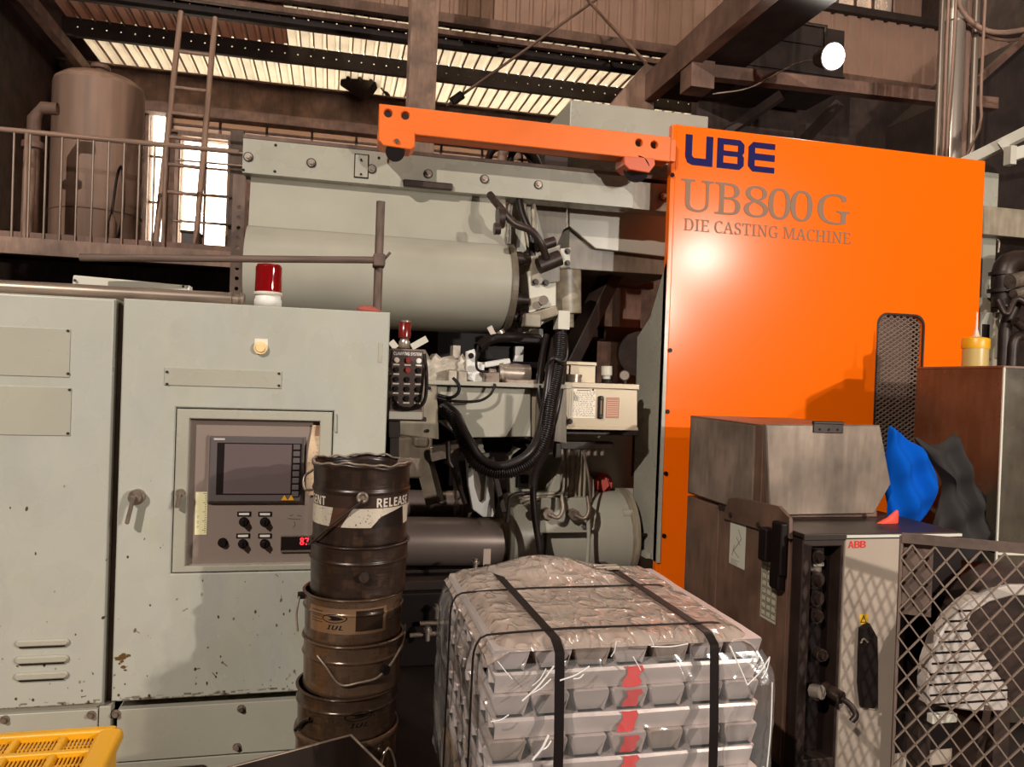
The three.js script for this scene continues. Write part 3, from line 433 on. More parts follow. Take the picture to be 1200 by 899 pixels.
// ---------------------------------------------------------------- die casting machine
{
  const t = T('die_casting_machine', 'grey-green die casting machine filling the middle behind the cabinets', 'machine'), p = (n, g, m, l) => P(t, n, g, m, l);
  const ZB = -4.35, by0 = 2.636, by1 = 2.822, xa = -0.503, xb = 1.733;
  const beam = p('guide_beam', B(xa, xb, by0, by1, -4.5, ZB, 0.004), mat.paint); P(beam, 'dark_end', B(xb, 2.0, by0, by1 - 0.02, -4.5, ZB - 0.012), mat.paintDirty); P(beam, 'rail_ledge', B(xa + 0.0, 2.0, by1, by1 + 0.022, -4.62, ZB + 0.0), mat.rust);
  for (const [x, y] of [[-0.473, 2.722], [-0.146, 2.722], [0.179, 2.721], [0.493, 2.723], [0.817, 2.724], [1.137, 2.721], [1.922, 2.724]]) { P(beam, 'washer', rod([x, y, ZB], [x, y, ZB + 0.006], 0.026, 18), mat.darkSteel); P(beam, 'bolt', bolt(x, y, ZB + 0.005, 0.02), mat.brightSteel); }
  P(beam, 'junction_plate', [B(0.088, 0.157, 2.669, 2.791, ZB, ZB + 0.012)], mat.paint); P(beam, 'plate_screw', [rod([0.119, 2.764, -4.34], [0.118, 2.762, -4.33], 0.006, 8), rod([0.121, 2.685, -4.34], [0.121, 2.682, -4.33], 0.006, 8)], mat.black); P(beam, 'plate_edge', B(0.083, 0.162, 2.664, 2.798, ZB, ZB + 0.004), mat.black);
  P(beam, 'grab_strip', [B(0.353, 0.632, 2.638, 2.677, ZB, ZB + 0.03, 0.008)], mat.darkSteel);
  for (const [x, y] of [[-0.496, 2.651], [-0.335, 2.658], [0.216, 2.786], [-0.335, 2.8]]) P(beam, 'hole', rod([x, y, ZB], [x, y, ZB + 0.002], 0.008, 10), mat.black);
  // covers: flat upper sheet and the round cylinder cover below it
  const cxa = -0.464, cxb = 0.96;
  const uy = 2.355;
  const up = p('upper_cover', sweepX([[-4.42, by0 + 0.01], [-4.37, uy], [-4.385, uy - 0.004], [-4.5, by0 + 0.01]], cxa, cxb), mat.cover); void up;
  const prof = [], R0 = 0.34, cyy = uy - 0.235; for (let i = 0; i <= 28; i++) { const a = (60 - i / 28 * 148) * Math.PI / 180; prof.push([-4.5 + 0.34 * Math.cos(a), cyy + 0.271 * Math.sin(a)]); } prof.push([-4.6, cyy - 0.27], [-4.6, uy]);
  const cc = new THREE.Shape(prof.map(([z, y]) => new THREE.Vector2(-z, y))), cg = toCreasedNormals(mUV(new THREE.ExtrudeGeometry(cc, { depth: cxb - cxa, bevelEnabled: false }).rotateY(Math.PI / 2).translate(cxa, 0, 0)), 0.5); void R0;
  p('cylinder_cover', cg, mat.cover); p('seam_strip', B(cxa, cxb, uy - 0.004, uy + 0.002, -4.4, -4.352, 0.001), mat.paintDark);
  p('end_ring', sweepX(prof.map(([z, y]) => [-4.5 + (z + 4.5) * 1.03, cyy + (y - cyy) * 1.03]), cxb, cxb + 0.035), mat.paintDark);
  p('slotted_angle', ext(rect(xa - 0.05, xa + 0.015, 1.9, by0), -4.4, -4.41, 0, Array.from({ length: 9 }, (_, i) => circle(xa - 0.015, 2.02 + i * 0.055, 0.011, 8))), mat.rust);
  p('bolt_lug', [rod([0.87, 2.479, -4.2], [0.904, 2.482, -4.2], 0.06, 14), rod([0.833, 2.397, -4.1], [0.866, 2.399, -4.1], 0.035, 6)], mat.darkSteel);
  // interior back, base and bed
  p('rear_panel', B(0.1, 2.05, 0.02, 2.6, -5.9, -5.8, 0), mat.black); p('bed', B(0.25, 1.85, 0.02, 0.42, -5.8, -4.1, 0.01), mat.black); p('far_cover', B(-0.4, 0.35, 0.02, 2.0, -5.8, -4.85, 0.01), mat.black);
  for (const q of [B(0.3, 1.84, 0.42, 0.47, -4.25, -4.15), B(0.3, 1.84, 0.42, 0.44, -4.6, -4.5)]) p('bed_rail', q, mat.darkSteel);
  for (const [a, b] of [[[0.498, 0.271, -4.05], [0.717, 0.271, -4.05]], [[0.44, 0.227, -4], [0.601, 0.233, -4]]]) p('bed_pipe', rod(a, b, 0.012, 10), mat.greySteel);
  for (const q of [[0.531, 0.243, -3.98], [0.582, 0.345, -4.02], [0.795, 0.565, -4.1], [0.394, 0.546, -4.1]]) p('bed_fitting', [rod([q[0], q[1] - 0.04, q[2]], [q[0], q[1] + 0.035, q[2]], 0.014, 10), rod([q[0], q[1] + 0.005, q[2]], [q[0], q[1] + 0.02, q[2]], 0.024, 6)], mat.brightSteel);
  // upper column and valve gear
  p('column_plate', ext([[1.019, 2.647], [1.167, 2.691], [1.254, 2.395], [1.195, 1.807], [1.016, 1.85]], -4.55, -4.62, 0.004), mat.paint);
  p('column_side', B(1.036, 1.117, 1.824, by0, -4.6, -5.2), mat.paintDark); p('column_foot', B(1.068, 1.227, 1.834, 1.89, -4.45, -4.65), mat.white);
  const vb = p('valve_block', ext([[1.083, 2.207], [1.251, 2.247], [1.262, 1.95], [1.101, 1.863]], -4.3, -4.5, 0.006), mat.cream); P(vb, 'valve_cap', ext([[1.085, 2.34], [1.268, 2.373], [1.276, 2.156], [1.104, 2.126]], -4.29, -4.45, 0.005), mat.paintDirty);
  for (const q of [[1.125, 2.146, -4.26], [1.186, 2.145, -4.26]]) P(vb, 'bolt', bolt(q[0], q[1], -4.29, 0.02), mat.darkSteel);
  P(vb, 'fitting', [rod([1.181, 2.045, -4.3], [1.154, 2.035, -4.2], 0.028, 14), rod([1.146, 2.018, -4.3], [1.115, 2.005, -4.22], 0.022, 14), rod([1.209, 1.987, -4.3], [1.182, 1.975, -4.22], 0.022, 12)], mat.brightSteel);
  P(vb, 'lower_bracket', [bar([1.063, 1.919, -4.28], [1.247, 1.983, -4.22], 0.09, 0.06, 0.01), B(1.051, 1.146, 1.88, 1.958, -4.2, -4.3, 0.01)], mat.paintDirty);
  for (const q of [[1.028, 2.041, -4.3], [1.057, 1.94, -4.3], [1.025, 2.276, -4.3]]) P(vb, 'elbow', [rod([q[0] - 0.05, q[1], q[2]], [q[0] + 0.06, q[1], q[2]], 0.03, 14), rod([q[0] - 0.02, q[1], q[2]], [q[0] + 0.015, q[1], q[2]], 0.043, 6)], mat.darkSteel);
  p('solenoid', [rod([1.116, 2.225, -4.2], [1.24, 2.282, -4.2], 0.045, 20), rod([1.097, 2.33, -4.2], [1.206, 2.372, -4.2], 0.03, 16)], mat.darkSteel);
  const fp = p('four_bolt_flange', ext([[1.226, 2.345], [1.334, 2.363], [1.339, 2.248], [1.23, 2.236]], -4.3, -4.4, 0.006), mat.cream); for (const q of [[1.242, 2.323, -4.28], [1.314, 2.338, -4.28], [1.244, 2.259, -4.28], [1.316, 2.269, -4.28]]) P(fp, 'bolt', bolt(q[0], q[1], -4.3, 0.018), mat.darkSteel);
  p('motor', [rod([1.353, 2.249, -4.5], [1.374, 1.99, -4.5], 0.11, 28, 0.1), rod([1.368, 2, -4.5], [1.372, 1.907, -4.5], 0.06, 20)], mat.paintDirty);
  p('terminal_box', B(1.238, 1.309, 1.874, 1.982, -4.18, -4.28, 0.005), mat.cream); p('box_gland', rod([1.27, 1.873, -4.23], [1.271, 1.838, -4.23], 0.035, 12), mat.black);
  p('pipe_column', [rod([1.08, 2.672, -4.5], [1.12, 2.312, -4.4], 0.02, 10), rod([1.137, 2.626, -4.45], [1.138, 2.389, -4.4], 0.016, 10)], mat.paintDirty);
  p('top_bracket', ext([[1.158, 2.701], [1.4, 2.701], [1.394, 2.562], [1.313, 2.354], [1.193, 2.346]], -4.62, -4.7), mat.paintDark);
  // hood under the beam at the right
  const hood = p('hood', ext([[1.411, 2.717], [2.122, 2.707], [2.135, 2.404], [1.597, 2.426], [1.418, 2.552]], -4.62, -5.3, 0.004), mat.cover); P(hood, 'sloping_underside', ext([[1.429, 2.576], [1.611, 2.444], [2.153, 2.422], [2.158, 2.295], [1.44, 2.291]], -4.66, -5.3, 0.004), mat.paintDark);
  p('top_cabinet', B(1.48, 2.484, 3.081, 3.448, -4.9, -5.5, 0.01), mat.paint); p('top_cabinet_end', B(1.334, 1.494, 2.952, 3.15, -4.95, -5.4), mat.brownDark); for (const q of [B(1.55, 1.65, by1, 3.057 + 0.01, -5.3, -5.2), B(2.2, 2.3, by1 - 0.2, 3.057 + 0.01, -5.3, -5.2)]) p('top_cabinet_foot', q, mat.brownDark);
  // dim shapes deep inside
  p('diagonal_duct', bar([1.821, 2.33, -4.9], [1.385, 1.532, -4.7], 0.13, 0.1, 0.01), mat.darkSteel); for (const q of [B(1.839, 2.256, 1.886, 1.988, -5.3, -5.5), B(1.858, 2.339, 2.294, 2.345, -5.4, -5.5), B(1.871, 1.924, 1.89, 2.128, -5.3, -5.4)]) p('inner_beam', q, mat.darkSteel); p('inner_disc', rod([2.152, 1.791, -5.2], [2.095, 1.785, -5], 0.16, 28), mat.darkSteel);
  // grey plate at the right, reaching back from the door's edge
  p('side_plate', mUV(new THREE.ExtrudeGeometry(new THREE.Shape([[-4.205, 2.324], [-4.423, 1.992], [-4.616, 1.879], [-4.571, 0.544], [-4.187, 0.53]].map(([z, y]) => new THREE.Vector2(-z, y))), { depth: 0.02, bevelEnabled: false }).rotateY(Math.PI / 2).translate(1.9, 0, 0)), mat.paint);
  p('side_plate_foot', [bar([1.88, [-4.529, 0.549][1], [-4.529, 0.549][0]], [1.88, [-4.201, 0.552][1] , -4.27], 0.03, 0.03)], mat.paint); p('plate_hook', [rod([1.83, 0.66, -4.35], [1.9, 0.66, -4.35], 0.012, 8), rod([1.83, 0.62, -4.35], [1.83, 0.68, -4.35], 0.012, 8)], mat.black);
  // cable trough in the middle
  const Zt = -4.1, tr = p('cable_trough', ext([[0.551, 1.529], [1.071, 1.536], [1.081, 1.268], [0.691, 1.257], [0.557, 1.36]], Zt, -4.35, 0.004), mat.cover); void tr;
  p('trough_front_plate', ext([[0.325, 1.532], [0.545, 1.539], [0.548, 1.471], [0.56, 1.39], [0.565, 1.249], [0.348, 1.272]], -4.06, -4.1, 0.003), mat.paintDirty); p('trough_end', ext([[1.076, 1.541], [1.284, 1.543], [1.296, 1.231], [1.087, 1.266]], -4.12, -4.4, 0.004), mat.paintDirty); p('trough_lid', B(0.322, 1.29, 1.54, 1.563, -4.04, -4.45, 0.003), mat.cover);
  p('trough_mouth', B(0.555, 0.628, 1.352, 1.471, -4.09, -4.097, 0), mat.black); for (const q of [[0.504, 1.52, -4.05], [0.503, 1.294, -4.05]]) p('trough_screw', rod(q, [q[0], q[1], q[2] + 0.006], 0.01, 8), mat.black);
  p('trough_post', [B(1.106, 1.135, 1.269, 1.533, -4.08, -4.12), B(1.179, 1.214, 1.256, 1.535, -4.08, -4.12)], mat.paintDark);
  // castings on the trough
  const rc = new THREE.BoxGeometry(1, 1, 1, 8, 8, 4); { const [a, b, c, d] = [0.496, 0.732, 1.548, 1.694], q = rc.attributes.position; for (let i = 0; i < q.count; i++) { const x = q.getX(i), y = q.getY(i), z = q.getZ(i); q.setXYZ(i, (a + b) / 2 + x * (b - a), (c + d) / 2 + y * (d - c) + (y > 0.49 ? 0.03 * Math.sin(x * 23) : 0), -4.3 + z * 0.2 + 0.012 * Math.sin(x * 40 + y * 31)); } rc.computeVertexNormals(); }
  p('rough_casting', mUV(rc), mat.castMetal); for (const q of [B(0.646, 0.689, 1.687, 1.758, -4.2, -4.3), B(0.608, 0.663, 1.545, 1.624, -4.1, -4.2, 0.015), B(0.663, 0.72, 1.547, 1.621, -4.1, -4.18, 0.015)]) p('casting_lug', q, mat.castMetal);
  p('white_plate', ext([[0.719, 1.726], [0.766, 1.743], [0.779, 1.672], [0.817, 1.669], [0.836, 1.555], [0.793, 1.549], [0.724, 1.575]], -4.18, -4.22, 0.004), mat.white); p('plate_bolt', rod([0.743, 1.703, -4.17], [0.74, 1.703, -4.15], 0.016, 10), mat.black);
  p('spool', [rod([0.921, 1.615, -4.2], [1.084, 1.612, -4.2], 0.055, 24), rod([0.902, 1.615, -4.2], [0.926, 1.616, -4.2], 0.07, 24), rod([0.839, 1.599, -4.15], [0.877, 1.595, -4.15], 0.04, 16)], mat.brightSteel); p('spool_clamp', [B(0.811, 0.897, 1.552, 1.618, -4.1, -4.2, 0.01), B(0.917, 1.098, 1.552, 1.585, -4.05, -4.3, 0.01)], mat.greySteel);
  p('black_yoke', [tube([[0.776, 1.746, -4.15], [0.856, 1.799, -4.2], [0.978, 1.819, -4.2], [1.164, 1.817, -4.3]], 0.03), B(0.812, 1.185, 1.789, 1.824, -4.2, -4.45, 0.01), B(0.854, 1.09, 1.677, 1.792, -4.35, -4.5, 0.02), B(0.957, 1.19, 1.65, 1.684, -4.25, -4.35, 0.01)], mat.black); for (const q of [B(1.022, 1.073, 1.684, 1.773, -4.3, -4.36), bar([0.808, 1.654, -4.15], [0.963, 1.684, -4.2], 0.05, 0.03, 0.008), B(0.765, 0.807, 1.625, 1.657, -4.1, -4.14)]) p('lit_bracket', q, mat.white); p('wire_loop', tube([[0.763, 1.758, -4.08], [0.751, 1.665, -4.05], [0.766, 1.624, -4.05], [0.82, 1.617, -4.06]], 0.007), mat.black);
  p('arm_stub', [bar([0.844, 1.87, -4.2], [0.88, 1.809, -4.2], 0.02, 0.03), rod([0.903, 1.849, -4.2], [0.929, 1.812, -4.2], 0.025, 10)], mat.brightSteel);
  // tie bars, flange and platen
  p('tie_bar', rod([0.247, 0.754, -5], [0.864, 0.741, -5], 0.088, 36), mat.tieBar); p('tie_bar', rod([0.23, 0.616, -4.5], [1.062, 0.599, -4.5], 0.142, 44), mat.tieBar);
  p('bar_bush', [rod([0.829, 0.764, -4.9], [0.885, 0.764, -4.9], 0.17, 32), rod([0.782, 0.862, -4.8], [0.809, 0.863, -4.8], 0.06, 16)], mat.paintDark); for (const q of [B(0.758, 0.785, 0.878, 0.994, -4.68, -4.72), rod([0.778, 0.758, -4.75], [0.8, 0.758, -4.75], 0.05, 14)]) p('bush_clip', q, mat.brightSteel);
  const px0 = 1.061, py0 = 0.625, pr = 0.26;
  p('flange_ring', [rod([px0, py0, -4.55], [px0 + 0.17, py0, -4.55], pr, 48), rod([px0 - 0.02, py0, -4.55], [px0, py0, -4.55], pr * 0.93, 48, pr)], mat.cover); p('flange_collar', rod([px0 - 0.04, py0, -4.52], [px0 + 0.005, py0, -4.52], 0.165, 36), mat.paintDirty);
  p('platen_drum', [rod([px0 + 0.2, py0, -4.6], [px0 + 0.78, py0 - 0.01, -4.6], 0.275, 52), rod([px0 + 0.16, py0, -4.6], [px0 + 0.22, py0, -4.6], 0.24, 40)], mat.cover); p('drum_band', rod([px0 + 0.74, py0, -4.6], [px0 + 0.79, py0, -4.6], 0.283, 48), mat.paintDirty);
  const lb = p('lube_block', B(1.197, 1.488, 0.698, 0.903, -4.26, -4.5, 0.006), mat.cover); P(lb, 'corner_bolt', rod([1.461, 0.737, -4.255], [1.457, 0.739, -4.245], 0.014, 6), mat.darkSteel); for (const q of [[1.23, 0.819, -4.2], [1.388, 0.813, -4.2]]) P(lb, 'fitting', [rod([q[0], q[1], -4.26], [q[0], q[1], -4.2], 0.032, 8), tube([[q[0], q[1], -4.2], [q[0] + 0.05, q[1] - 0.015, -4.18], [q[0] + 0.075, q[1] + 0.03, -4.18], [q[0] + 0.07, q[1] + 0.11, -4.2]], 0.012)], mat.greySteel); P(lb, 'back_plate', B(1.756, 2.057, 0.389, 1.275, -5.0, -5.2), mat.paint); P(lb, 'upper_plate', ext([[1.293, 0.84], [1.399, 1.134], [1.454, 1.146], [1.601, 0.975], [1.621, 0.759], [1.553, 0.759]], -4.5, -4.6, 0.004), mat.cover);
  p('fixed_platen', ext([[1.291, 0.875], [1.35, 1.121], [1.504, 1.261], [1.956, 1.269], [1.973, 0.375], [1.31, 0.389]], -4.72, -5.2, 0.01), mat.cover); p('platen_post', ext([[1.076, 1.104], [1.23, 1.212], [1.273, 1.08], [1.261, 0.814], [1.097, 0.841]], -4.6, -4.7, 0.004), mat.cover); p('square_port', B(1.134, 1.204, 0.916, 0.99, -4.58, -4.61, 0), mat.black);
  p('outlet_pipe', [bent([[1.782, 0.789, -4.4], [1.812, 0.584, -4.4], [1.795, 0.322, -4.4]], 0.022, 10), rod([1.754, 0.779, -4.4], [1.815, 0.783, -4.4], 0.03, 12)], mat.cover); p('outlet_elbow', [B(1.88, 1.927, 0.4, 0.812, -4.5, -4.7, 0.01)], mat.darkSteel);
  // white forked bracket
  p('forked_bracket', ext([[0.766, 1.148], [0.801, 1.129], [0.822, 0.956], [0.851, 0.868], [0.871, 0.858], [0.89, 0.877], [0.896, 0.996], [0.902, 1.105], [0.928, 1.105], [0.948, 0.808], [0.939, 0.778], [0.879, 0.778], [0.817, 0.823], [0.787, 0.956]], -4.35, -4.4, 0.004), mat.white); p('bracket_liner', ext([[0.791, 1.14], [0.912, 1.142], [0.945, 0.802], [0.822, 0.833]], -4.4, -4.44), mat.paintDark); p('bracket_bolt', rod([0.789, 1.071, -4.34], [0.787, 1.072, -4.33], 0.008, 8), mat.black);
  for (const q of [bar([0.901, 1.135, -4.3], [0.988, 0.817, -4.3], 0.035, 0.03, 0.004), bar([0.759, 1.092, -4.45], [0.826, 0.79, -4.45], 0.06, 0.05, 0.01), tube([[0.652, 1.224, -4.3], [0.661, 1.108, -4.3], [0.692, 1.051, -4.3], [0.771, 0.858, -4.35]], 0.014)]) p('link_arm', q, mat.darkSteel); for (const q of [bar([0.589, 1.14, -4.55], [0.759, 1.188, -4.5], 0.09, 0.05, 0.008), bar([0.584, 1.105, -4.5], [0.75, 1.147, -4.5], 0.03, 0.05)]) p('push_rod', q, mat.greySteel);
  p('rear_casting', [B(0.403, 0.642, 0.929, 1.19, -4.85, -5.1, 0.02), bar([0.58, 1.093, -4.9], [0.667, 0.773, -4.85], 0.09), B(0.487, 0.579, 1.154, 1.221, -4.55, -4.7, 0.02)], mat.paintDark); p('rear_arm', [bar([0.861, 1.215, -4.5], [0.897, 1.088, -4.5], 0.04), ext([[1.073, 1.051], [1.127, 1.21], [1.213, 1.222], [1.155, 1.036]], -4.6, -4.66, 0.004)], mat.cover);
  p('top_guard_strip', B(1.063, 1.162, 1.182, 1.223, -4.3, -4.5, 0.01), mat.black);
  // lubrication manifold under the tank with its pipes
  const mf = p('manifold', [B(1.307, 1.636, 1.185, 1.23, -4.28, -4.36, 0.004), B(1.282, 1.318, 1.132, 1.218, -4.28, -4.34, 0.004)], mat.darkSteel); for (let i = 0; i < 7; i++) { const q = 1.326 + i * 0.042; P(mf, 'outlet', rod([q, 1.183, -4.31], [q, 1.148, -4.31], 0.012, 8), mat.brightSteel); }
  for (const [i, px] of [660, 665, 669, 675, 680, 685].entries()) { const q = 1.333 + (px - 660) * 0.0057, y0 = 1.166, y1 = 0.925 - (i % 3) * 0.02; p('lube_pipe', bent(i < 3 ? [[q, y0, -4.31], [q, y1, -4.31], [q - 0.12 - 0.06 * i, y1 - 0.005, -4.3], [q - 0.28, y1 - 0.03, -4.3]] : [[q, y0, -4.31], [q, y1 - 0.02, -4.31], [q + 0.03, y1 - 0.06, -4.3], [q + 0.035, y1 - 0.14, -4.3]], 0.0085, 8, 0.03), mat.paintDirty); }
  p('long_lube_pipe', bent([[1.15, 0.941, -4.2], [1.03, 0.936, -4.2], [0.996, 0.916, -4.2], [0.987, 0.777, -4.2]], 0.012, 8, 0.03), mat.darkSteel); p('long_lube_pipe', bent([[1.463, 0.881, -4.2], [1.476, 0.684, -4.2], [1.472, 0.496, -4.2]], 0.012, 8, 0.03), mat.paint); p('long_lube_pipe', bent([[1.453, 1.192, -4.3], [1.49, 1.018, -4.28], [1.512, 0.858, -4.28]], 0.008, 8, 0.03), mat.greySteel);
  p('red_plug', [rod([1.742, 0.924, -4.73], [1.696, 0.935, -4.62], 0.068, 20), rod([1.699, 0.933, -4.63], [1.677, 0.942, -4.57], 0.05, 6)], mat.red);
  fin(t);
}
// hoses and cables on the machine
{
  const ribbed = (pts, r, n) => { const c = new THREE.CatmullRomCurve3(pts.map(V)), N = n; const g = [new THREE.TubeGeometry(c, 80, r, 12)]; const f = c.computeFrenetFrames(N, false); for (let i = 0; i <= N; i++) { const o = new THREE.TorusGeometry(r, r * 0.16, 4, 12); const m = new THREE.Matrix4().makeBasis(f.normals[i], f.binormals[i], f.tangents[i]).setPosition(c.getPointAt(i / N)); o.applyMatrix4(m); g.push(o); } return g; };
  one('corrugated_hose', 'thick black corrugated hose hanging in a deep loop, machine centre', 'hose', ribbed([[1.232, 1.831, -4.1], [1.212, 1.706, -4.05], [1.143, 1.474, -3.95], [1.098, 1.285, -3.9], [1.019, 1.161, -3.88], [0.884, 1.102, -3.88], [0.76, 1.134, -3.9], [0.689, 1.247, -3.95], [0.638, 1.368, -4], [0.589, 1.412, -4.08]], 0.036, 120), mat.blackRubber);
  one('black_hose', 'smooth black hose running inside the corrugated loop', 'hose', tube([[1.213, 1.813, -4.15], [1.15, 1.657, -4], [1.098, 1.383, -3.93], [1.015, 1.218, -3.84], [0.871, 1.139, -3.83], [0.765, 1.169, -3.86], [0.692, 1.278, -3.9], [0.644, 1.383, -3.98], [0.598, 1.435, -4.08]], 0.022, 10, 10), mat.blackRubber);
  one('black_hose', 'black hose dropping straight beside the beige oil tank', 'hose', tube([[1.176, 1.838, -4.2], [1.125, 1.656, -4.1], [1.107, 1.515, -4.05], [1.153, 1.33, -4.05], [1.177, 1.208, -4.1], [1.123, 1.035, -4.15], [1.13, 0.843, -4.15], [1.167, 0.65, -4.15], [1.193, 0.496, -4.15]], 0.019, 8, 10), mat.blackRubber);
  one('cable_bundle', 'bundle of black cables looped over the corrugated hose', 'cable', [tube([[1.272, 1.845, -4.15], [1.27, 1.747, -4.1], [1.222, 1.683, -4], [1.157, 1.703, -3.98], [1.132, 1.647, -4], [1.156, 1.518, -4], [1.19, 1.402, -4.02], [1.201, 1.208, -4.1]], 0.012), tube([[1.252, 1.827, -4.2], [1.259, 1.661, -4.12], [1.216, 1.472, -4.05], [1.187, 1.33, -4.05], [1.164, 1.271, -4.08]], 0.02), tube([[1.204, 1.802, -4.12], [1.195, 1.612, -4.03], [1.174, 1.426, -4], [1.141, 1.264, -4]], 0.013)], mat.blackRubber);
  one('grey_hose', 'worn grey hose bending down from the beam to the valve block', 'hose', tube([[0.842, 2.627, -4.3], [0.883, 2.537, -4.2], [0.958, 2.444, -4.15], [1.044, 2.408, -4.12], [1.105, 2.342, -4.12], [1.148, 2.27, -4.16]], 0.022, 8, 10), mat.darkSteel);
  one('black_hose', 'black hose dropping behind the worn grey hose', 'hose', tube([[1.029, 2.681, -4.4], [1.047, 2.548, -4.35], [1.09, 2.418, -4.3], [1.105, 2.297, -4.3]], 0.02, 8, 10), mat.blackRubber);
  one('arched_hose', 'dark hose arching above the guide beam, left foot', 'hose', tube([[0.868, 2.879, -4.55], [0.887, 2.939, -4.5], [0.959, 2.981, -4.48], [1.069, 2.983, -4.48], [1.144, 2.935, -4.5], [1.198, 2.87, -4.55]], 0.022, 8, 10), mat.darkSteel);
  one('arched_hose', 'second dark hose arching tighter above the guide beam', 'hose', tube([[1.011, 2.891, -4.58], [1.021, 2.949, -4.56], [1.06, 2.981, -4.55], [1.116, 2.958, -4.56], [1.156, 2.895, -4.58]], 0.02, 8, 10), mat.darkSteel);
  one('arched_hose', 'pale coiled hose end poking above the guide beam', 'hose', tube([[0.988, 2.931, -4.7], [0.997, 2.995, -4.7], [1.055, 3.028, -4.72], [1.095, 2.973, -4.74]], 0.03, 8, 10), mat.brownLight);
  one('thin_cable', 'thin black cable drooping over the cable trough, long', 'cable', tube([[0.547, 1.471, -4.05], [0.625, 1.457, -4.02], [0.762, 1.46, -4.02], [0.83, 1.499, -4.02], [0.854, 1.554, -4.03]], 0.0075), mat.black);
  one('thin_cable', 'thin black cable drooping over the cable trough, short', 'cable', tube([[0.551, 1.485, -4.05], [0.615, 1.474, -4.02], [0.655, 1.503, -4.02], [0.655, 1.548, -4.03], [0.629, 1.578, -4.05]], 0.009), mat.black);
}

// ---------------------------------------------------------------- oil lubricator and clamping panel
{
  const z = -4.15, t = T('oil_lubricator', 'beige oil lubricator tank with sight glass, left of the orange door', 'tank'), p = (n, g, m, l) => P(t, n, g, m, l);
  p('tank', ext([[1.237, 1.555], [1.721, 1.546], [1.73, 1.319], [1.302, 1.32], [1.3, 1.374]], z, z - 0.3, 0.004), mat.oilTin); p('lid', B(1.22, 1.726, 1.548, 1.577, z - 0.31, z + 0.015, 0.003), mat.oilTin); p('bottom_flange', B(1.274, 1.73, 1.311, 1.33, z - 0.3, z + 0.012), mat.oilTin);
  p('motor_box', B(1.342, 1.498, 1.574, 1.683, z - 0.28, z - 0.1, 0.004), mat.oilTin); p('motor_box_lid', B(1.311, 1.497, 1.677, 1.697, z - 0.29, z - 0.08, 0.003), mat.oilTin); p('box_stay', B(1.312, 1.327, 1.581, 1.674, z - 0.09, z - 0.075), mat.oilTin);
  const cx = 1.342, cy = 1.577; p('filler_cap', [rod([cx, cy, z - 0.03], [cx, cy + 0.03, z - 0.03], 0.045, 24), rod([cx, cy + 0.03, z - 0.03], [cx, cy + 0.045, z - 0.03], 0.05, 12)], mat.brightSteel);
  const [gx0, gx1, gy0, gy1] = [1.479, 1.515, 1.374, 1.505], gx = (gx0 + gx1) / 2; p('sight_glass', [B(gx - 0.017, gx + 0.017, gy0, gy1, z, z + 0.018, 0.012)], mat.black); p('glass_tube', B(gx - 0.006, gx + 0.006, gy0 + 0.025, gy1 - 0.025, z + 0.016, z + 0.022, 0.003), M([0.25, 0.15, 0.08], 0.15)); for (const y of [gy0 + 0.012, gy1 - 0.012]) p('glass_screw', rod([gx, y, z + 0.016], [gx, y, z + 0.025], 0.008, 10), mat.darkSteel);
  p('instruction_sticker', card(1.313, 1.466, 1.376, 1.541, z + 0.0015), printed(256, 256, (g, w, h) => { g.fillStyle = '#ece0cc'; g.fillRect(0, 0, w, h); g.fillStyle = '#7a6250'; g.fillRect(70, 8, 120, 9); for (let i = 0; i < 17; i++) { let x = 36; while (x < 236) { const l = rr(5, 26); g.fillStyle = `rgba(90,66,52,${rr(0.35, 0.8)})`; g.fillRect(x, 28 + i * 13, l, 6); x += l + rr(4, 12); } } g.fillStyle = '#b7a58e'; g.fillRect(12, 20, 8, 220); }), 'white instruction sticker');
  p('red_sticker', card(1.533, 1.611, 1.38, 1.497, z + 0.0015), printed(128, 192, (g, w, h) => { g.fillStyle = '#c69a80'; g.fillRect(0, 0, w, h); g.fillStyle = '#8a3a28'; for (let i = 0; i < 9; i++) g.fillRect(12, 14 + i * 20, w - 24, 5); g.strokeStyle = '#8a3a28'; g.lineWidth = 5; g.strokeRect(3, 3, w - 6, h - 6); }), 'red printed sticker');
  p('drain_plug', [rod([1.315, 1.355, -4.14], [1.305, 1.357, -4.11], 0.017, 16)], mat.darkSteel); p('lid_screw', rod([1.444, 1.538, -4.13], [1.442, 1.538, -4.125], 0.006, 8), mat.darkSteel);
  p('white_cap', [rod([1.585, 1.624, -4.3], [1.583, 1.679, -4.3], 0.032, 20), rod([1.587, 1.573, -4.3], [1.585, 1.624, -4.3], 0.022, 16)], mat.cream); p('cap_neck', rod([1.587, 1.563, -4.3], [1.586, 1.603, -4.3], 0.03, 16), mat.black);
  p('gauge', [rod([1.678, 1.627, -4.25], [1.662, 1.627, -4.21], 0.032, 24), rod([1.681, 1.552, -4.25], [1.679, 1.607, -4.25], 0.012, 10)], mat.darkSteel); p('gauge_face', rod([1.664, 1.627, -4.215], [1.66, 1.627, -4.205], 0.026, 24), mat.brightSteel);
  p('mounting_bracket', [B(1.305, 1.331, 1.165, 1.3, -4.3, -4.9), B(1.303, 1.782, 1.274, 1.299, -4.25, -4.9), B(1.905, 1.928, 0.976, 1.633, -4.6, -4.65)], mat.darkSteel); fin(t);
}
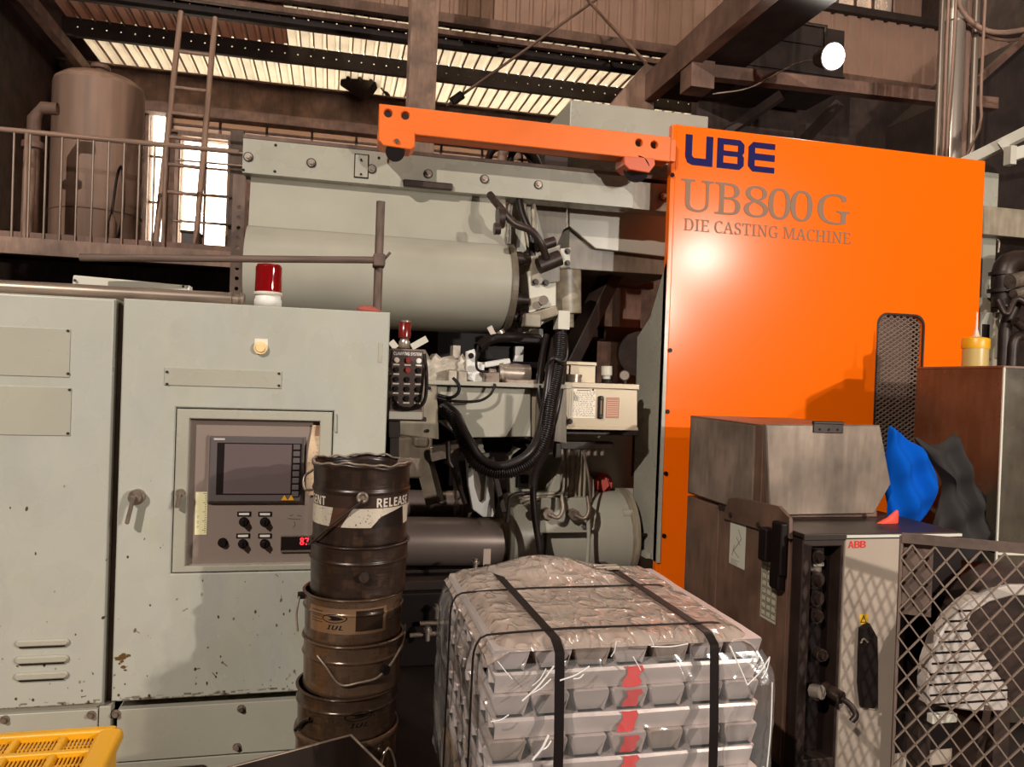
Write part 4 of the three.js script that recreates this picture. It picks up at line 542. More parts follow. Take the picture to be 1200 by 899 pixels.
{
  const z = -3.5, t = T('button_box', 'narrow button box of three columns right of the touchscreen cabinet', 'control box'), p = (n, g, m, l) => P(t, n, g, m, l);
  p('housing', B(0.257, 0.415, 1.388, 1.706, z - 0.12, z, 0.006), mat.greySteel); const [a, b, c, d] = [0.253, 0.407, 1.431, 1.698];
  p('face_plate', B(a + 0.008, b - 0.004, c, d, z - 0.002, z + 0.004, 0.002), M([0.075, 0.04, 0.035], 0.5, 0, { map: grime })); p('lower_strip', B(a + 0.004, b, c - 0.045, c - 0.01, z - 0.002, z + 0.003), mat.cream);
  P(t, 'title_lettering', lettering('CLAMPING SYSTEM', SANSB, a + 0.016, b - 0.012, d - 0.022, d - 0.007, z + 0.004, 0.001), mat.white);
  for (let i = 0; i < 5; i++) for (let j = 0; j < 3; j++) {
    const x = a + 0.03 + j * 0.05, y = d - 0.045 - i * 0.043, m = i === 0 ? [MP([0.75, 0.6, 0.5], 0.3, 0, {}), mat.red, mat.white][j] : i === 1 && j === 1 ? mat.red : mat.black;
    P(t, 'push_button', [rod([x, y, z + 0.004], [x, y, z + 0.011], 0.0125, 18), rod([x, y, z + 0.01], [x, y, z + 0.017], 0.0095, 16)], m); if (i !== 1 || j !== 1) P(t, 'button_tag', B(x - 0.014, x + 0.014, y - 0.023, y - 0.017, z + 0.003, z + 0.0055, 0), mat.label);
  }
  p('wall_arm', [bar([0.18, 1.6, -3.3], [0.28, 1.6, -3.56], 0.03), bar([0.18, 1.5, -3.3], [0.28, 1.5, -3.56], 0.03)], mat.darkSteel); p('mounting_arm', [bar([0.29, 1.301, -3.56], [0.287, 1.387, -3.56], 0.05), B(0.259, 0.429, 1.377, 1.396, z - 0.12, z - 0.01), bar([0.295, 1.188, -3.58], [0.288, 1.386, -3.58], 0.04)], mat.darkSteel); for (const q of [bar([0.258, 1.739, -3.55], [0.283, 1.709, -3.55], 0.015, 0.03), bar([0.353, 1.716, -3.55], [0.422, 1.758, -3.55], 0.025, 0.03)]) p('top_bracket', q, mat.cream);
  p('cable', tube([[0.407, 1.685, -3.5], [0.419, 1.589, -3.48], [0.413, 1.481, -3.46], [0.376, 1.441, -3.46], [0.308, 1.439, -3.47], [0.278, 1.468, -3.49]], 0.008), mat.black); fin(t);
  const b2 = T('beacon_lamp', 'small dark red beacon lamp above the button box', 'beacon'), x = 0.321, y = 1.711;
  P(b2, 'base', lathe([[0, 0], [0.026, 0], [0.026, 0.03], [0.02, 0.035], [0.02, 0.05], [0, 0.05]], x, y, -3.56, 24), mat.brightSteel); P(b2, 'red_dome', lathe([[0.027, 0.045], [0.029, 0.05], [0.028, 0.12], [0, 0.12]], x, y, -3.56, 24), MP([0.16, 0.012, 0.01], 0.2, 0, {})); P(b2, 'cap', rod([x, y + 0.118, -3.56], [x, y + 0.126, -3.56], 0.03, 20), mat.greySteel); fin(b2);
}

// ---------------------------------------------------------------- orange sliding safety door with its rail arm
{
  const z = -4.2, t = T('safety_door', 'big orange sliding safety door with blue block lettering on its upper left', 'machine door'), p = (n, g, m, l) => P(t, n, g, m, l);
  const sx0 = 3.352, sx1 = 3.684, sTop = 2.075, slot = []; { const r = 0.075; for (let i = 0; i <= 8; i++) { const a = i / 8 * Math.PI / 2; slot.push([sx1 - r + r * Math.cos(a), sTop - r + r * Math.sin(a)]); } for (let i = 0; i <= 8; i++) { const a = Math.PI / 2 + i / 8 * Math.PI / 2; slot.push([sx0 + r + r * Math.cos(a), sTop - r + r * Math.sin(a)]); } slot.push([sx0, 1.0], [sx1, 1.0]); }
  p('panel', ext(rect(1.925, 4.11, 0.3, 3.115), z, z - 0.035, 0.004, [slot]), mat.orange); p('left_flange', B(1.9, 1.929, 0.3, 3.112, z - 0.05, z - 0.002, 0.004), mat.orange);
  p('slot_rim', ext(slot.map(([x, y]) => [x + (x > 3.5 ? 0.012 : -0.012), y + (y > 1.9 ? 0.012 : -0.012)]), z + 0.003, z - 0.01, 0.001, [slot]), mat.darkSteel);
  { // pierced guard behind the slot
    const g = []; const y0 = 1.0, y1 = 2.09; for (let k = -34; k < 34; k++) for (const s of [1, -1]) { const xa = 3.34, xb = 3.70; const yA = 1.0 + k * 0.03 + 0.6, yB = yA + s * (xb - xa) * 0.62; const A = [xa, yA], Bq = [xb, yB]; const cl = (P1, P2) => { let [ax, ay] = P1, [bx, by] = P2; const f = (y) => ax + (bx - ax) * (y - ay) / (by - ay); if (Math.max(ay, by) < y0 || Math.min(ay, by) > y1) return null; let a2 = [ax, ay], b2 = [bx, by]; if (ay < y0) a2 = [f(y0), y0]; if (ay > y1) a2 = [f(y1), y1]; if (by < y0) b2 = [f(y0), y0]; if (by > y1) b2 = [f(y1), y1]; return [a2, b2]; }; const q = cl(A, Bq); if (q) g.push(bar([...q[0], z - 0.025], [...q[1], z - 0.025], 0.011, 0.005)); }
    const m = p('pierced_guard', g, mat.wire); m.userData.kind = 'stuff';
    p('guard_backing', B(3.3, 3.74, 0.95, 2.12, z - 0.1, z - 0.09, 0), mat.brown);
  }
  for (const [x, y] of [[1.936, 1.785], [1.935, 1.423], [1.939, 1.057], [1.943, 0.688]]) P(t, 'edge_bolt', rod([x, y, z], [x, y, z + 0.008], 0.013, 12), mat.black);
  p('edge_notch', [rod([1.91, 2.815, -4.2], [1.903, 2.811, -4.185], 0.013, 10)], mat.black);
  // logo letters, built from bars with rounded corners
  { const x0 = 1.986, x1 = 2.574, y0 = 2.886, y1 = 3.063, w = x1 - x0, h = y1 - y0, s = h * 0.24, lw = w * 0.3, gp = w * 0.05, Z1 = z + 0.004;
    const U = [[0, h], [0, s * 1.1], [s * 0.35, s * 0.3], [s * 1.1, 0], [lw, 0], [lw, h], [lw - s, h], [lw - s, s], [s * 1.3, s], [s, s * 1.3], [s, h]].map(([a, b]) => [x0 + a, y0 + b]);
    p('logo_letter', ext(U, Z1, z - 0.001), mat.blueInk);
    const bx = x0 + lw + gp, hl = (a, b, c, d) => rect(a, b, c, d);
    p('logo_letter', ext([[bx, y0], [bx + lw * 0.84, y0], [bx + lw, y0 + s * 0.6], [bx + lw, y0 + h * 0.42], [bx + lw * 0.93, y0 + h * 0.5], [bx + lw, y0 + h * 0.58], [bx + lw, y0 + h - s * 0.6], [bx + lw * 0.84, y0 + h], [bx, y0 + h]], Z1, z - 0.001, 0, [hl(bx + s * 0.95, bx + lw - s * 0.95, y0 + s * 0.8, y0 + h * 0.43), hl(bx + s * 0.95, bx + lw - s * 0.95, y0 + h * 0.6, y0 + h - s * 0.8)]), mat.blueInk);
    const ex = bx + lw + gp; p('logo_letter', ext([[ex + s * 0.7, y0], [x1, y0], [x1, y0 + s * 0.8], [ex + s, y0 + s * 0.8], [ex + s, y0 + h * 0.4], [x1, y0 + h * 0.4], [x1, y0 + h * 0.62], [ex + s, y0 + h * 0.62], [ex + s, y0 + h - s * 0.8], [x1, y0 + h - s * 0.8], [x1, y0 + h], [ex + s * 0.7, y0 + h], [ex, y0 + h - s * 0.7], [ex, y0 + s * 0.7]], Z1, z - 0.001), mat.blueInk); }
  { const yb = 2.611, yt = 2.801; const L = [['U', 800, 836], ['B', 838, 867], ['8', 871, 899], ['0', 899, 925], ['0', 925, 951], ['G', 957, 996]]; for (const [c, a, b] of L) P(t, 'type_letter', lettering(c, SERIF, 1.909 + (a - 790) * (3.115 - 1.909) / 207, 1.909 + (b - 790) * (3.115 - 1.909) / 207, yb, yt, z, 0.003), mat.greyInk); }
  P(t, 'title_lettering', lettering('DIE CASTING MACHINE', SERIF, 1.993, 3.124, 2.497, 2.57, z, 0.003), mat.greyInk);
  // rail arm with its two rollers
  const aZ = -4.12, [A0, A1] = [0.197, 1.857], Y0 = 2.867, Y1 = 3.009;
  const H = [[0.245, 2.964], [0.335, 2.962], [1.662, 2.956], [1.756, 2.954]];
  const arm = p('rail_arm', ext(rect(A0, A1, Y0, Y1), aZ, aZ - 0.035, 0.004, H.map(([x, y]) => circle(x, y, 0.022, 18))), mat.orangeBar); P(arm, 'arm_web', B(A0, A1, Y0 - 0.0, Y0 + 0.01, aZ - 0.12, aZ - 0.02), mat.orangeBar); P(arm, 'arm_back', B(A0 + 0.02, A1, Y0, Y1, aZ - 0.13, aZ - 0.115), mat.darkSteel); P(arm, 'arm_joint', B(A1 - 0.02, 1.9, Y0 + 0.01, Y1 - 0.005, aZ - 0.07, aZ - 0.02), mat.orangeBar);
  const br = p('roller_bracket', ext([[0.197, 2.88], [0.388, 2.878], [0.391, 2.797], [0.369, 2.781], [0.225, 2.788], [0.199, 2.813]], aZ + 0.015, aZ - 0.13, 0.004), mat.orangeBar); P(br, 'bracket_screw', rod([0.294, 2.817, -4.1], [0.293, 2.814, -4.09], 0.012, 10), mat.rust); p('roller', rod([0.288, 2.763, -4.12], [0.296, 2.797, -4.24], 0.05, 24), mat.black);
  p('roller_bracket', ext([[1.572, 2.87], [1.759, 2.874], [1.761, 2.835], [1.726, 2.788], [1.606, 2.796], [1.574, 2.822]], aZ + 0.01, aZ - 0.13, 0.004), M([0.6, 0.1, 0.03], 0.4)); p('roller', rod([1.66, 2.811, -4.14], [1.7, 2.84, -4.24], 0.075, 28), mat.black);
  fin(t);
}
// frame, valves and pipework beyond the orange door's right edge
{
  const t = T('shot_unit_frame', 'grey-green frame with pipework beyond the orange door, right edge', 'machine frame'), p = (n, g, m, l) => P(t, n, g, m, l);
  p('upright', B(4.387, 4.621, 0, 3.181, -4.75, -4.6), mat.paint); p('cross_beam', B(4.1, 5.6, 2.712, 2.912, -4.75, -4.5, 0.006), mat.paintDirty);
  p('side_box', B(4.354, 4.628, 0, 2.271, -4.85, -4.5, 0.006), mat.paintDirty); p('grille_plate', B(4.395, 4.489, 1.843, 2.165, -4.47, -4.5), mat.paint); p('vent_grille', B(4.402, 4.459, 1.842, 2.08, -4.46, -4.475), mat.black); p('narrow_panel', B(4.546, 4.604, 1.848, 2.172, -4.47, -4.5), mat.paint);
  p('base', B(4.3, 5.6, 0, 1.5, -4.85, -4.6), mat.wallDark);
  p('valve_pipe', [bent([[4.502, 2.198, -4.4], [4.486, 2.515, -4.4], [4.766, 2.534, -4.4]], 0.075, 20, 0.1), rod([4.491, 2.421, -4.4], [4.489, 2.444, -4.4], 0.09, 20), rod([4.497, 2.303, -4.4], [4.495, 2.327, -4.4], 0.1, 20)], mat.darkSteel); p('pipe_elbow', [bent([[4.49, 1.784, -4.3], [4.494, 1.987, -4.3], [4.683, 2.025, -4.3]], 0.035, 12, 0.06), bent([[4.472, 1.783, -4.35], [4.471, 2.075, -4.35], [4.535, 2.279, -4.3], [4.668, 2.316, -4.3]], 0.04, 12, 0.06), rod([4.45, 2.091, -4.25], [4.522, 2.049, -4.25], 0.03, 12), tube([[4.356, 2.228, -4.3], [4.378, 2.133, -4.25], [4.456, 2.24, -4.25], [4.567, 2.151, -4.2]], 0.022)], mat.darkSteel); p('hook', tube([[4.44, 2.57, -4.4], [4.444, 2.641, -4.4], [4.422, 2.663, -4.4]], 0.008), mat.greySteel); p('fitting', [rod([4.458, 2.272, -4.28], [4.541, 2.3, -4.28], 0.035, 8), rod([4.426, 2.356, -4.28], [4.537, 2.386, -4.28], 0.05, 16)], mat.greySteel); fin(t);
}

// ---------------------------------------------------------------- robot controller group at the right
{
  const zf = -2.7, t = T('robot_controller', 'steel robot controller cabinet with small red logo and black door handle', 'cabinet'), p = (n, g, m, l) => P(t, n, g, m, l);
  p('body', B(1.86, 2.6, 0.02, 0.985, -3.4, -2.78, 0.006), mat.sheetSteel); p('top_cover', B(1.852, 2.6, 0.985, 1.012, -3.4, -2.7, 0.004), mat.darkSteel); p('rear_extension', B(1.86, 2.3, 0.02, 1.0, -3.75, -3.41, 0.006), mat.sheetSteel); p('side_seam', B(1.856, 1.862, 0.3, 0.31, -3.75, -3.41), mat.black);
  p('side_panel', B(1.85, 1.862, 0.04, 0.985, -3.38, -2.8, 0.003), mat.sheetSteel);
  // dark connector column
  const rc = p('connector_column', ext(rect(1.852, 2.04, 0.03, 0.995), zf - 0.005, -2.78, 0.004, [rect(1.895, 2.028, 0.1, 0.96)]), mat.darkSteel); P(rc, 'recess_back', B(1.88, 2.035, 0.09, 0.965, -2.79, -2.775, 0), mat.black);
  for (const [px, py, r] of [[963, 662, 0.028], [963, 690, 0.034], [964, 713, 0.032], [965, 735, 0.028], [974, 783, 0.026]]) { const x = 1.945 + (px - 963) * 0.0032, y = 1.6 - (py - 454) * 0.00355 * 0.935; P(rc, 'connector', [rod([x, y, -2.775], [x, y, -2.735], r, 20), rod([x, y, -2.735], [x + 0.004, y, -2.72], r * 0.7, 16)], mat.darkSteel); }
  P(rc, 'label_plate', B(1.925, 1.985, 0.84, 0.92, -2.775, -2.765), mat.greySteel); P(rc, 'white_tag', B(1.94, 1.985, 0.868, 0.884, -2.765, -2.75), mat.cream);
  p('cable_plug', [rod([1.975, 0.364, -2.75], [1.911, 0.391, -2.66], 0.03, 14), rod([1.97, 0.391, -2.7], [1.99, 0.382, -2.62], 0.026, 14), tube([[1.99, 0.382, -2.62], [2.015, 0.362, -2.6], [2.028, 0.33, -2.58], [2.01, 0.305, -2.58]], 0.012)], mat.darkSteel); p('plug_knob', [rod([1.902, 0.39, -2.68], [1.916, 0.399, -2.64], 0.028, 8)], mat.brightSteel);
  // steel door
  const d = p('door', B(2.042, 2.6, 0.03, 0.998, -2.775, zf, 0.006), M([0.5, 0.4, 0.32], 0.38, 0.3, { map: mottle })); P(d, 'top_lip', B(2.045, 2.6, 0.994, 1.006, -2.775, zf + 0.004, 0.002), mat.cream);
  for (const [i, c] of ['A', 'B', 'B'].entries()) { const a = 2.054 + i * 0.028; P(d, 'logo_letter', lettering(c, SANSB, a, a + 0.0265, 0.953, 0.982, zf, 0.0015), mat.redInk); }
  P(d, 'warning_sticker', card(2.12, 2.16, 0.643, 0.682, zf + 0.001), printed(64, 64, (g, w, h) => { g.fillStyle = '#d8a818'; g.fillRect(0, 0, w, h); g.strokeStyle = '#221a10'; g.lineWidth = 6; g.beginPath(); g.moveTo(12, 54); g.lineTo(32, 10); g.lineTo(52, 54); g.closePath(); g.stroke(); g.fillStyle = '#221a10'; g.fillRect(29, 24, 6, 16); g.fillRect(29, 44, 6, 5); }), 'yellow warning sticker');
  P(d, 'handle', [ext([[2.113, 0.631], [2.152, 0.65], [2.191, 0.592], [2.204, 0.315], [2.189, 0.302], [2.132, 0.312], [2.116, 0.404], [2.113, 0.543]], zf + 0.03, zf, 0.006)], mat.black); P(d, 'handle_pivot', tube([[2.105, 0.577, -2.665], [2.116, 0.594, -2.665], [2.136, 0.579, -2.665]], 0.004), mat.greySteel);
  P(d, 'dark_vent', B(2.3, 2.6, 0.1, 0.96, zf - 0.005, zf + 0.004, 0), mat.black);
  // hanger bracket on the side, with stickers
  p('hanger_bracket', mUV(new THREE.ExtrudeGeometry(new THREE.Shape([[-3.31, 0.985], [-3.27, 1.06], [-3.2, 1.075], [-2.86, 1.095], [-2.78, 1.06], [-2.775, 0.98], [-3.31, 0.96]].map(([z, y]) => new THREE.Vector2(-z, y))), { depth: 0.014, bevelEnabled: true, bevelSize: 0.002, bevelThickness: 0.002, bevelSegments: 1 }).rotateY(Math.PI / 2).translate(1.835, 0, 0)), mat.sheetSteel);
  p('hook', [B(1.78, 1.836, 0.86, 1.0, -2.92, -2.86, 0.01), B(1.8, 1.836, 0.82, 1.04, -2.855, -2.78, 0.01)], mat.black); p('hook_strap', B(1.8, 1.836, 0.76, 0.84, -2.86, -2.79, 0.01), mat.black); for (const z of [-3.24, -3.0]) P(t, 'bracket_bolt', rod([1.836, 0.99, z], [1.826, 0.99, z], 0.012, 8), mat.darkSteel);
  const side = (z0, z1, y0, y1) => new THREE.PlaneGeometry(Math.abs(z1 - z0), y1 - y0).rotateY(-Math.PI / 2).translate(1.8485, (y0 + y1) / 2, (z0 + z1) / 2);
  p('side_sticker', side(-3.27, -3.13, [-3.152, 0.758][1], [-3.183, 0.971][1]), printed(96, 160, (g, w, h) => { g.fillStyle = '#c4bfae'; g.fillRect(0, 0, w, h); g.strokeStyle = '#6d6658'; g.lineWidth = 3; g.beginPath(); g.moveTo(50, 30); g.lineTo(70, 60); g.lineTo(26, 110); g.lineTo(60, 128); g.moveTo(40, 60); g.lineTo(64, 84); g.moveTo(30, 90); g.lineTo(16, 130); g.stroke(); for (let i = 0; i < 4; i++) { g.fillStyle = '#8a8474'; g.fillRect(10, 140 + i * 5, rr(30, 70), 2); } }), 'pale sticker with a line drawing');
  p('side_sticker', side(-2.99, -2.87, [-2.877, 0.594][1], [-2.898, 0.899][1]), printed(96, 192, (g, w, h) => { g.fillStyle = '#b4ab97'; g.fillRect(0, 0, w, h); g.strokeStyle = '#5d5344'; g.lineWidth = 2.5; for (let j = 0; j < 9; j++) for (let i = 0; i < 3; i++) g.strokeRect(6 + i * 30, 8 + j * 20, 26, 16); for (let i = 0; i < 60; i++) { g.fillStyle = 'rgba(70,60,50,.6)'; g.fillRect(rr(6, 88), rr(6, 184), rr(2, 10), 2); } }), 'worn sticker printed with a table');
  fin(t);
}
{
  const t = T('steel_box', 'low grey steel box with hinged front lid on the robot controller', 'box'), p = (n, g, m, l) => P(t, n, g, m, l);
  const y0 = 1.012, yt = 1.425;
  p('body', B(1.86, 2.46, y0, yt, -3.75, -3.04, 0.005), mat.sheetSteel); p('lid', ext([[1.848, yt + 0.004], [2.425, yt + 0.012], [2.495, 1.17], [2.41, 1.035], [1.885, 1.03]], -3.0, -3.03, 0.005), mat.greySteel); p('hinge', [B(2.08, 2.23, yt - 0.028, yt + 0.012, -3.0, -2.993), rod([2.08, yt + 0.016, -3.0], [2.23, yt + 0.016, -3.0], 0.009, 12)], mat.darkSteel); for (const x of [2.11, 2.155, 2.2]) P(t, 'hinge_screw', rod([x, yt - 0.012, -2.994], [x, yt - 0.012, -2.989], 0.005, 8), mat.black);
  p('side_sheet', B(1.852, 1.862, y0 + 0.01, yt - 0.01, -3.72, -3.1, 0.002), M([0.36, 0.28, 0.24], 0.5, 0.3, { map: grime })); fin(t);
}
{ // tall sheet steel tank
  const A = [3.12, -3.03], Bk = [3.23, -3.72], dx = Bk[0] - A[0], dz = Bk[1] - A[1], L = Math.hypot(dx, dz), a = Math.atan2(dx, dz);
  const t = T('sheet_steel_tank', 'tall brown sheet steel tank behind the robot controller, right edge', 'tank'), yT = 1.728;
  const bx = (u0, u1, v0, v1, y0, y1, r = 0.004) => B(v0, v1, y0, y1, u0, u1, r).rotateY(a + Math.PI).translate(A[0], 0, A[1]);   // u: back along the left face, v: to the right
  const g = (u0, u1, v0, v1, y0, y1, r) => B(-v1, -v0, y0, y1, u0, u1, r).rotateY(a).translate(A[0], 0, A[1]); void bx;
  const brn = M([0.105, 0.088, 0.066], 0.4, 0.2, { map: grime, roughnessMap: rough });
  P(t, 'lower_shell', g(0, L, 0, 0.9, 0.02, 0.83), brn); P(t, 'upper_shell', g(0, L, 0, 0.9, 0.838, yT), brn); P(t, 'corner_seam', g(-0.004, 0.006, -0.004, 0.006, 0.02, yT + 0.003, 0.002), mat.cream); P(t, 'front_seam', g(-0.003, 0.003, 0, 0.9, 0.828, 0.84, 0.001), mat.cream); P(t, 'top_rim', g(-0.004, L + 0.004, -0.004, 0.9, yT - 0.006, yT + 0.006, 0.002), mat.sheetSteel); fin(t);
  const b = T('squeeze_bottle', 'yellow squeeze bottle with pointed nozzle on the brown tank', 'bottle'), x = 3.43, z = -3.52, k = 1.08;
  P(b, 'bottle_body', lathe([[0, 0], [0.056, 0], [0.06, 0.006], [0.06, 0.125], [0.054, 0.14], [0.03, 0.146], [0, 0.146]].map(([r, y]) => [r * k, y * k]), x, yT + 0.006, z, 32), M([0.5, 0.35, 0.12], 0.35)); P(b, 'cap', lathe([[0.058, 0.098], [0.064, 0.1], [0.064, 0.148], [0.05, 0.155], [0.02, 0.16], [0, 0.16]].map(([r, y]) => [r * k, y * k]), x, yT + 0.006, z, 32), mat.yellow); P(b, 'nozzle', lathe([[0.02, 0.158], [0.014, 0.17], [0.007, 0.2], [0.004, 0.285], [0, 0.285]].map(([r, y]) => [r * k, y * k]), x, yT + 0.006, z, 16), M([0.75, 0.5, 0.4], 0.3)); fin(b);
}
// cloth: puffed and folded between an outline and its middle
function puff(poly, z, th, fold, s, n = 26) {
  const P2 = poly.map((p) => new THREE.Vector2(p[0], p[1])), x0 = Math.min(...poly.map((p) => p[0])), x1 = Math.max(...poly.map((p) => p[0])), y0 = Math.min(...poly.map((p) => p[1])), y1 = Math.max(...poly.map((p) => p[1]));
  const c = new THREE.CatmullRomCurve3(poly.map((p) => new THREE.Vector3(p[0], p[1], 0)), true, 'catmullrom', 0.4), N = 96, R = n, cen = new THREE.Vector2((x0 + x1) / 2, (y0 + y1) / 2); let ar = 0, sx = 0, sy = 0; for (let i = 0; i < P2.length; i++) { const a = P2[i], b = P2[(i + 1) % P2.length], k = a.x * b.y - b.x * a.y; ar += k; sx += (a.x + b.x) * k; sy += (a.y + b.y) * k; } cen.set(sx / (3 * ar), sy / (3 * ar));
  const pos = [], idx = []; for (const f of [1, -1]) for (let j = 0; j <= R; j++) for (let i = 0; i < N; i++) { const q = c.getPoint(i / N), t = j / R, x = cen.x + (q.x - cen.x) * t, y = cen.y + (q.y - cen.y) * t, h = Math.sqrt(Math.max(0, 1 - t * t)) * th * (f > 0 ? 1 : 0.35), w = Math.sqrt(Math.max(0, 1 - Math.pow(t, 4))) * fold * (Math.sin((x * 1.0 + y * 0.35) * 46 + s) * 0.5 + Math.sin((x * 0.55 - y) * 31 + 2 * s) * 0.35 + 0.8 * (fbm(x * 6 + s, y * 6, 999, 5, 3) - 0.5)); pos.push(x, y, z + f * h + w); }
  const off = (R + 1) * N; for (const f of [0, 1]) for (let j = 0; j < R; j++) for (let i = 0; i < N; i++) { const a = f * off + j * N + i, b = f * off + j * N + (i + 1) % N, c2 = a + N, d = b + N; if (f) idx.push(a, b, c2, b, d, c2); else idx.push(a, c2, b, b, c2, d); }
  const g = new THREE.BufferGeometry(); g.setAttribute('position', new THREE.Float32BufferAttribute(pos, 3)); g.setIndex(idx); g.computeVertexNormals(); g.setAttribute('uv', new THREE.Float32BufferAttribute(pos.filter((_, i) => i % 3 < 2).map((v) => v), 2)); return g;
}
{
  const t = T('work_jacket', 'bright blue crumpled jacket stuffed beside the steel box', 'jacket');
  P(t, 'blue_cloth', puff([[2.539, 1.429], [2.595, 1.402], [2.643, 1.367], [2.711, 1.336], [2.771, 1.269], [2.807, 1.2], [2.81, 1.136], [2.781, 1.063], [2.746, 0.999], [2.691, 0.959], [2.607, 0.964], [2.55, 0.985], [2.542, 1.072], [2.532, 1.171], [2.528, 1.27], [2.528, 1.35]], -3.08, 0.06, 0.04, 1.3), mat.blue);
  P(t, 'red_trim', puff([[2.348, 1.014], [2.399, 1.039], [2.441, 1.069], [2.454, 1.062], [2.452, 1.009], [2.418, 0.998], [2.361, 0.998]], -2.9, 0.012, 0.004, 2), M([0.7, 0.06, 0.03], 0.6)); fin(t);
  const b = T('black_jacket', 'black crumpled jacket lying right of the blue one', 'jacket');
  P(b, 'cloth', puff([[2.725, 1.373], [2.814, 1.341], [2.882, 1.354], [2.95, 1.397], [2.984, 1.318], [3.024, 1.225], [3.094, 1.14], [3.19, 1.055], [3.273, 1.037], [3.265, 0.986], [3.341, 0.933], [3.378, 0.829], [3.393, 0.742], [2.95, 0.793], [2.827, 0.879], [2.86, 1.005], [2.881, 1.173]], -3.13, 0.05, 0.045, 0.7), mat.blackCloth);
  P(b, 'strap', tube([[2.956, 1.158, -3.13], [3.034, 1.094, -3.12], [3.11, 1.068, -3.12], [3.122, 1.031, -3.12], [3.052, 1.035, -3.12], [3, 1.077, -3.12]], 0.008), mat.black); fin(b);
}
// expanded metal guard standing in front of the controller, with the white louvred cover behind it
{
  const C0 = [2.015, -2.36], C1 = [2.635, -1.98], yT = 1.077, t = T('mesh_guard', 'tall expanded metal mesh guard at the lower right corner', 'mesh guard');
  const L = Math.hypot(C1[0] - C0[0], C1[1] - C0[1]), at = (u, y, o = 0) => [C0[0] + (C1[0] - C0[0]) * u / L, y, C0[1] + (C1[1] - C0[1]) * u / L + o], g = []; const pw = 0.072, ph = 0.095;
  const wire = (a, b) => g.push(bar(a, b, 0.0085, 0.005));
  for (let r = 0; r * ph < yT; r++) for (let c = 0; c * pw < L - 0.01; c++) { const x = c * pw, y = yT - 0.03 - r * ph, m = x + pw / 2, e = Math.min(L, x + pw); if (y - ph < 0) continue; wire(at(x, y - ph / 2), at(m, y)); wire(at(m, y), at(e, y - ph / 2)); wire(at(x, y - ph / 2), at(m, y - ph)); wire(at(m, y - ph), at(e, y - ph / 2)); }
  // folded left edge running back
  const bk = (u, y) => [C0[0] + 0.9 * u, y, C0[1] - u];
  for (let r = 0; r * ph < yT - ph; r++) for (let c = 0; c < 1; c++) { const x = c * 0.03, y = yT - 0.03 - r * ph, m = x + 0.015, e = x + 0.03; if (y - ph < 0) continue; wire(bk(x, y - ph / 2), bk(m, y)); wire(bk(m, y), bk(e, y - ph / 2)); wire(bk(x, y - ph / 2), bk(m, y - ph)); wire(bk(m, y - ph), bk(e, y - ph / 2)); }
  const m = P(t, 'expanded_mesh', g, mat.wire); m.userData.kind = 'stuff';
  P(t, 'top_strip', bar(at(0, yT - 0.008), at(L, yT - 0.008), 0.012, 0.035), mat.rust); P(t, 'edge_strip', bar(at(0, 0), at(0, yT), 0.012, 0.006), mat.rust); P(t, 'corner_plate', ext([[0.0, yT - 0.29], [0.11, yT - 0.29], [0.11, yT - 0.02], [0.0, yT - 0.02]], -0.03, -0.034).rotateY(-Math.atan2(C1[1] - C0[1], C1[0] - C0[0])).translate(C0[0], 0, C0[1]), mat.rust); P(t, 'foot', [bar(at(0.02, 0.01), at(L, 0.01), 0.04, 0.02), bar(at(0.3, 0.5, -0.01), [C0[0] + 0.5, 0.0, C0[1] - 0.15], 0.02)], mat.rust); fin(t);
  const z = -2.5, w = T('louvred_cover', 'white curved louvred cover behind the expanded metal mesh', 'cover');
    P(w, 'curved_plate', ext([[2.286, 0.388], [2.278, 0.474], [2.286, 0.554], [2.32, 0.645], [2.372, 0.719], [2.448, 0.78], [2.542, 0.821], [2.655, 0.841], [2.839, 0.836], [2.841, 0.795], [2.657, 0.797], [2.552, 0.776], [2.474, 0.732], [2.452, 0.686], [2.492, 0.624], [2.564, 0.539], [2.66, 0.432], [2.665, 0.337], [2.493, 0.348]], z, z - 0.06, 0.006), M([0.48, 0.41, 0.36], 0.45, 0, { map: mottle }));
  const sl = [[2.41, 2.473, 0.747], [2.368, 2.451, 0.708], [2.346, 2.461, 0.668], [2.321, 2.492, 0.628], [2.307, 2.53, 0.587], [2.294, 2.564, 0.546], [2.288, 2.603, 0.505], [2.286, 2.642, 0.464], [2.292, 2.657, 0.423], [2.297, 2.658, 0.386]];
  for (const [x0, x1, y] of sl) P(w, 'louvre_slot', B(x0, x1, y - 0.004, y + 0.004, z - 0.001, z + 0.002, 0), mat.black);
  P(w, 'drum', [rod([2.72, 0.62, z - 0.02], [2.72, 0.62, z - 0.14], 0.28, 40)], mat.darkSteel); P(w, 'lower_tab', B(2.308, 2.423, 0.309, 0.343, z, z - 0.03), mat.cream); P(w, 'stand', [B(2.3, 2.36, 0, 0.42, z - 0.12, z - 0.06), B(2.66, 2.74, 0, 0.4, z - 0.12, z - 0.06), B(2.28, 2.76, 0.34, 0.4, z - 0.12, z - 0.05)], mat.darkSteel); fin(w);
}

